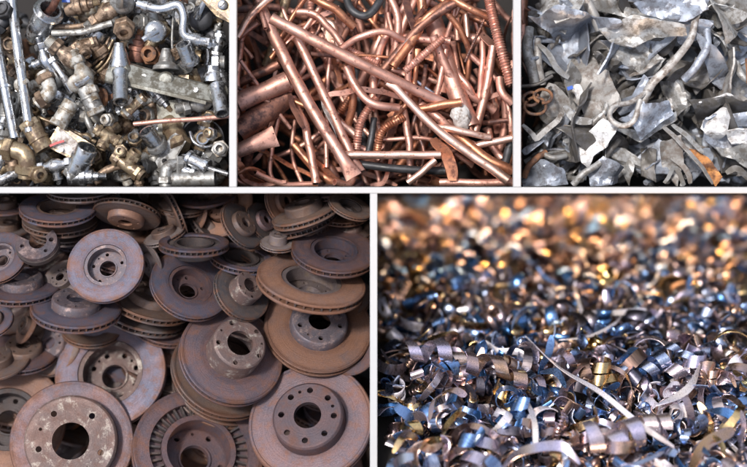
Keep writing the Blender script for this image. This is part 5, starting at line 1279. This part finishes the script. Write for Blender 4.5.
# ---------------------------------------------------------------- drop the copies nothing can be seen of, then write the labels
bpy.context.view_layer.update()
dg = bpy.context.evaluated_depsgraph_get()
HIDDEN = set([0,3,6,8,9,10,12,18,25,27,29,30,31,32,33,34,35,37,38,39,43,45,46,47,49,50,51,54,57,58,59,60,61,62,63,67,68,71,73,74,78,79,81,82,83,84,86,87,89,91,94,95,99,100,102,103,104,108,111,112,113,114,115,116,117,118,119,121,122,124,125,126,127,128,129,131,132,134,144,150,152,155,157,165,171,177,183,186,190,194,195,196,197,201,205,211,218,222,237,238,239,242,260,276,302,308,312,337,353,362,378,386,387,396,402,404,418,432,443,444,445,447,448,450,451,453,454,455,456,461,462,463,464,465,466,467,469,470,471,472,473,474,478,479,481,482,484,485,486,488,490,491,493,494,495,497,498,499,500,501,502,503,506,509,510,511,514,515,520,521,527,528,534,537,538,539,540,541,542,545,547,548,559,561,562,566,573,574,578,584,586,595,596,601,603,606,607,609,611,612,615,619,620,623,625,626,628,629,630,633,636,638,639,640,644,645,646,647,649,652,653,654,656,663,664,667,674,676,677,679,680,685,687,691,692,693,694,699,703,704,705,708,711,715,716,730,732,733,734,736,738,739,740,742,743,744,746,748,749,750,751,752,754,756,758,759,761,762,764,765,767,768,769,770,771,773,774,775,780,781,782,784,786,787,789,790,791,792,793,798,799,803,810,811,812,813,825,826,828,829,830,833,837,839,840,844,848,849,853,854,856,860,862,868,870,871,873,876,878,879,881,884,886,889,890,895,896,897,902,903,904,908,909,911,912,915,917,918,920,923,924,928,931,942,943,948,949,954,956,957,959,961,965,971,973,979,980,989,992,993,996,998,1002,1003,1004,1005,1007,1014,1026,1027,1028,1029,1030,1031,1034,1035,1037,1039,1042,1043,1045,1052,1080,1092,1093,1096,1117,1141,1155,1177,1241,1245,1250,1273])   # copies wholly behind others
BAKE = False
seen = {}
NX, NY = 640, 400
org = Vector((0, 0, D*U))
for j in range(NY if BAKE else 0):
    for i in range(NX):
        tgt = W((i+.5)/NX*747, (j+.5)/NY*467, 0)*U
        ok, loc, nr, idx, ob, mx = sc.ray_cast(dg, org, (tgt-org).normalized())
        if ok:
            r = ob
            while r.parent: r = r.parent
            seen[r.name] = seen.get(r.name, 0)+1
keep = []; gone = 0
if BAKE:
    HIDDEN = {i for i, p in enumerate(PENDING) if seen.get(p[0].name, 0) < 4}
    print('HIDDEN =', sorted(HIDDEN))
    print('unseen', [l for l, os_ in USED.items() for x in os_ if x.name not in seen])
for i, p in enumerate(PENDING):
    if i in HIDDEN:
        for ch in list(p[0].children_recursive): bpy.data.objects.remove(ch)
        bpy.data.objects.remove(p[0]); gone += 1
    else: keep.append(p)
PENDING[:] = keep
finish_labels()
for lab, lst in USED.items():
    lst = [x for x in lst]
    if len(lst) > 1: print('DUP', lab, len(lst))
print('removed', gone, 'kept', len(keep))
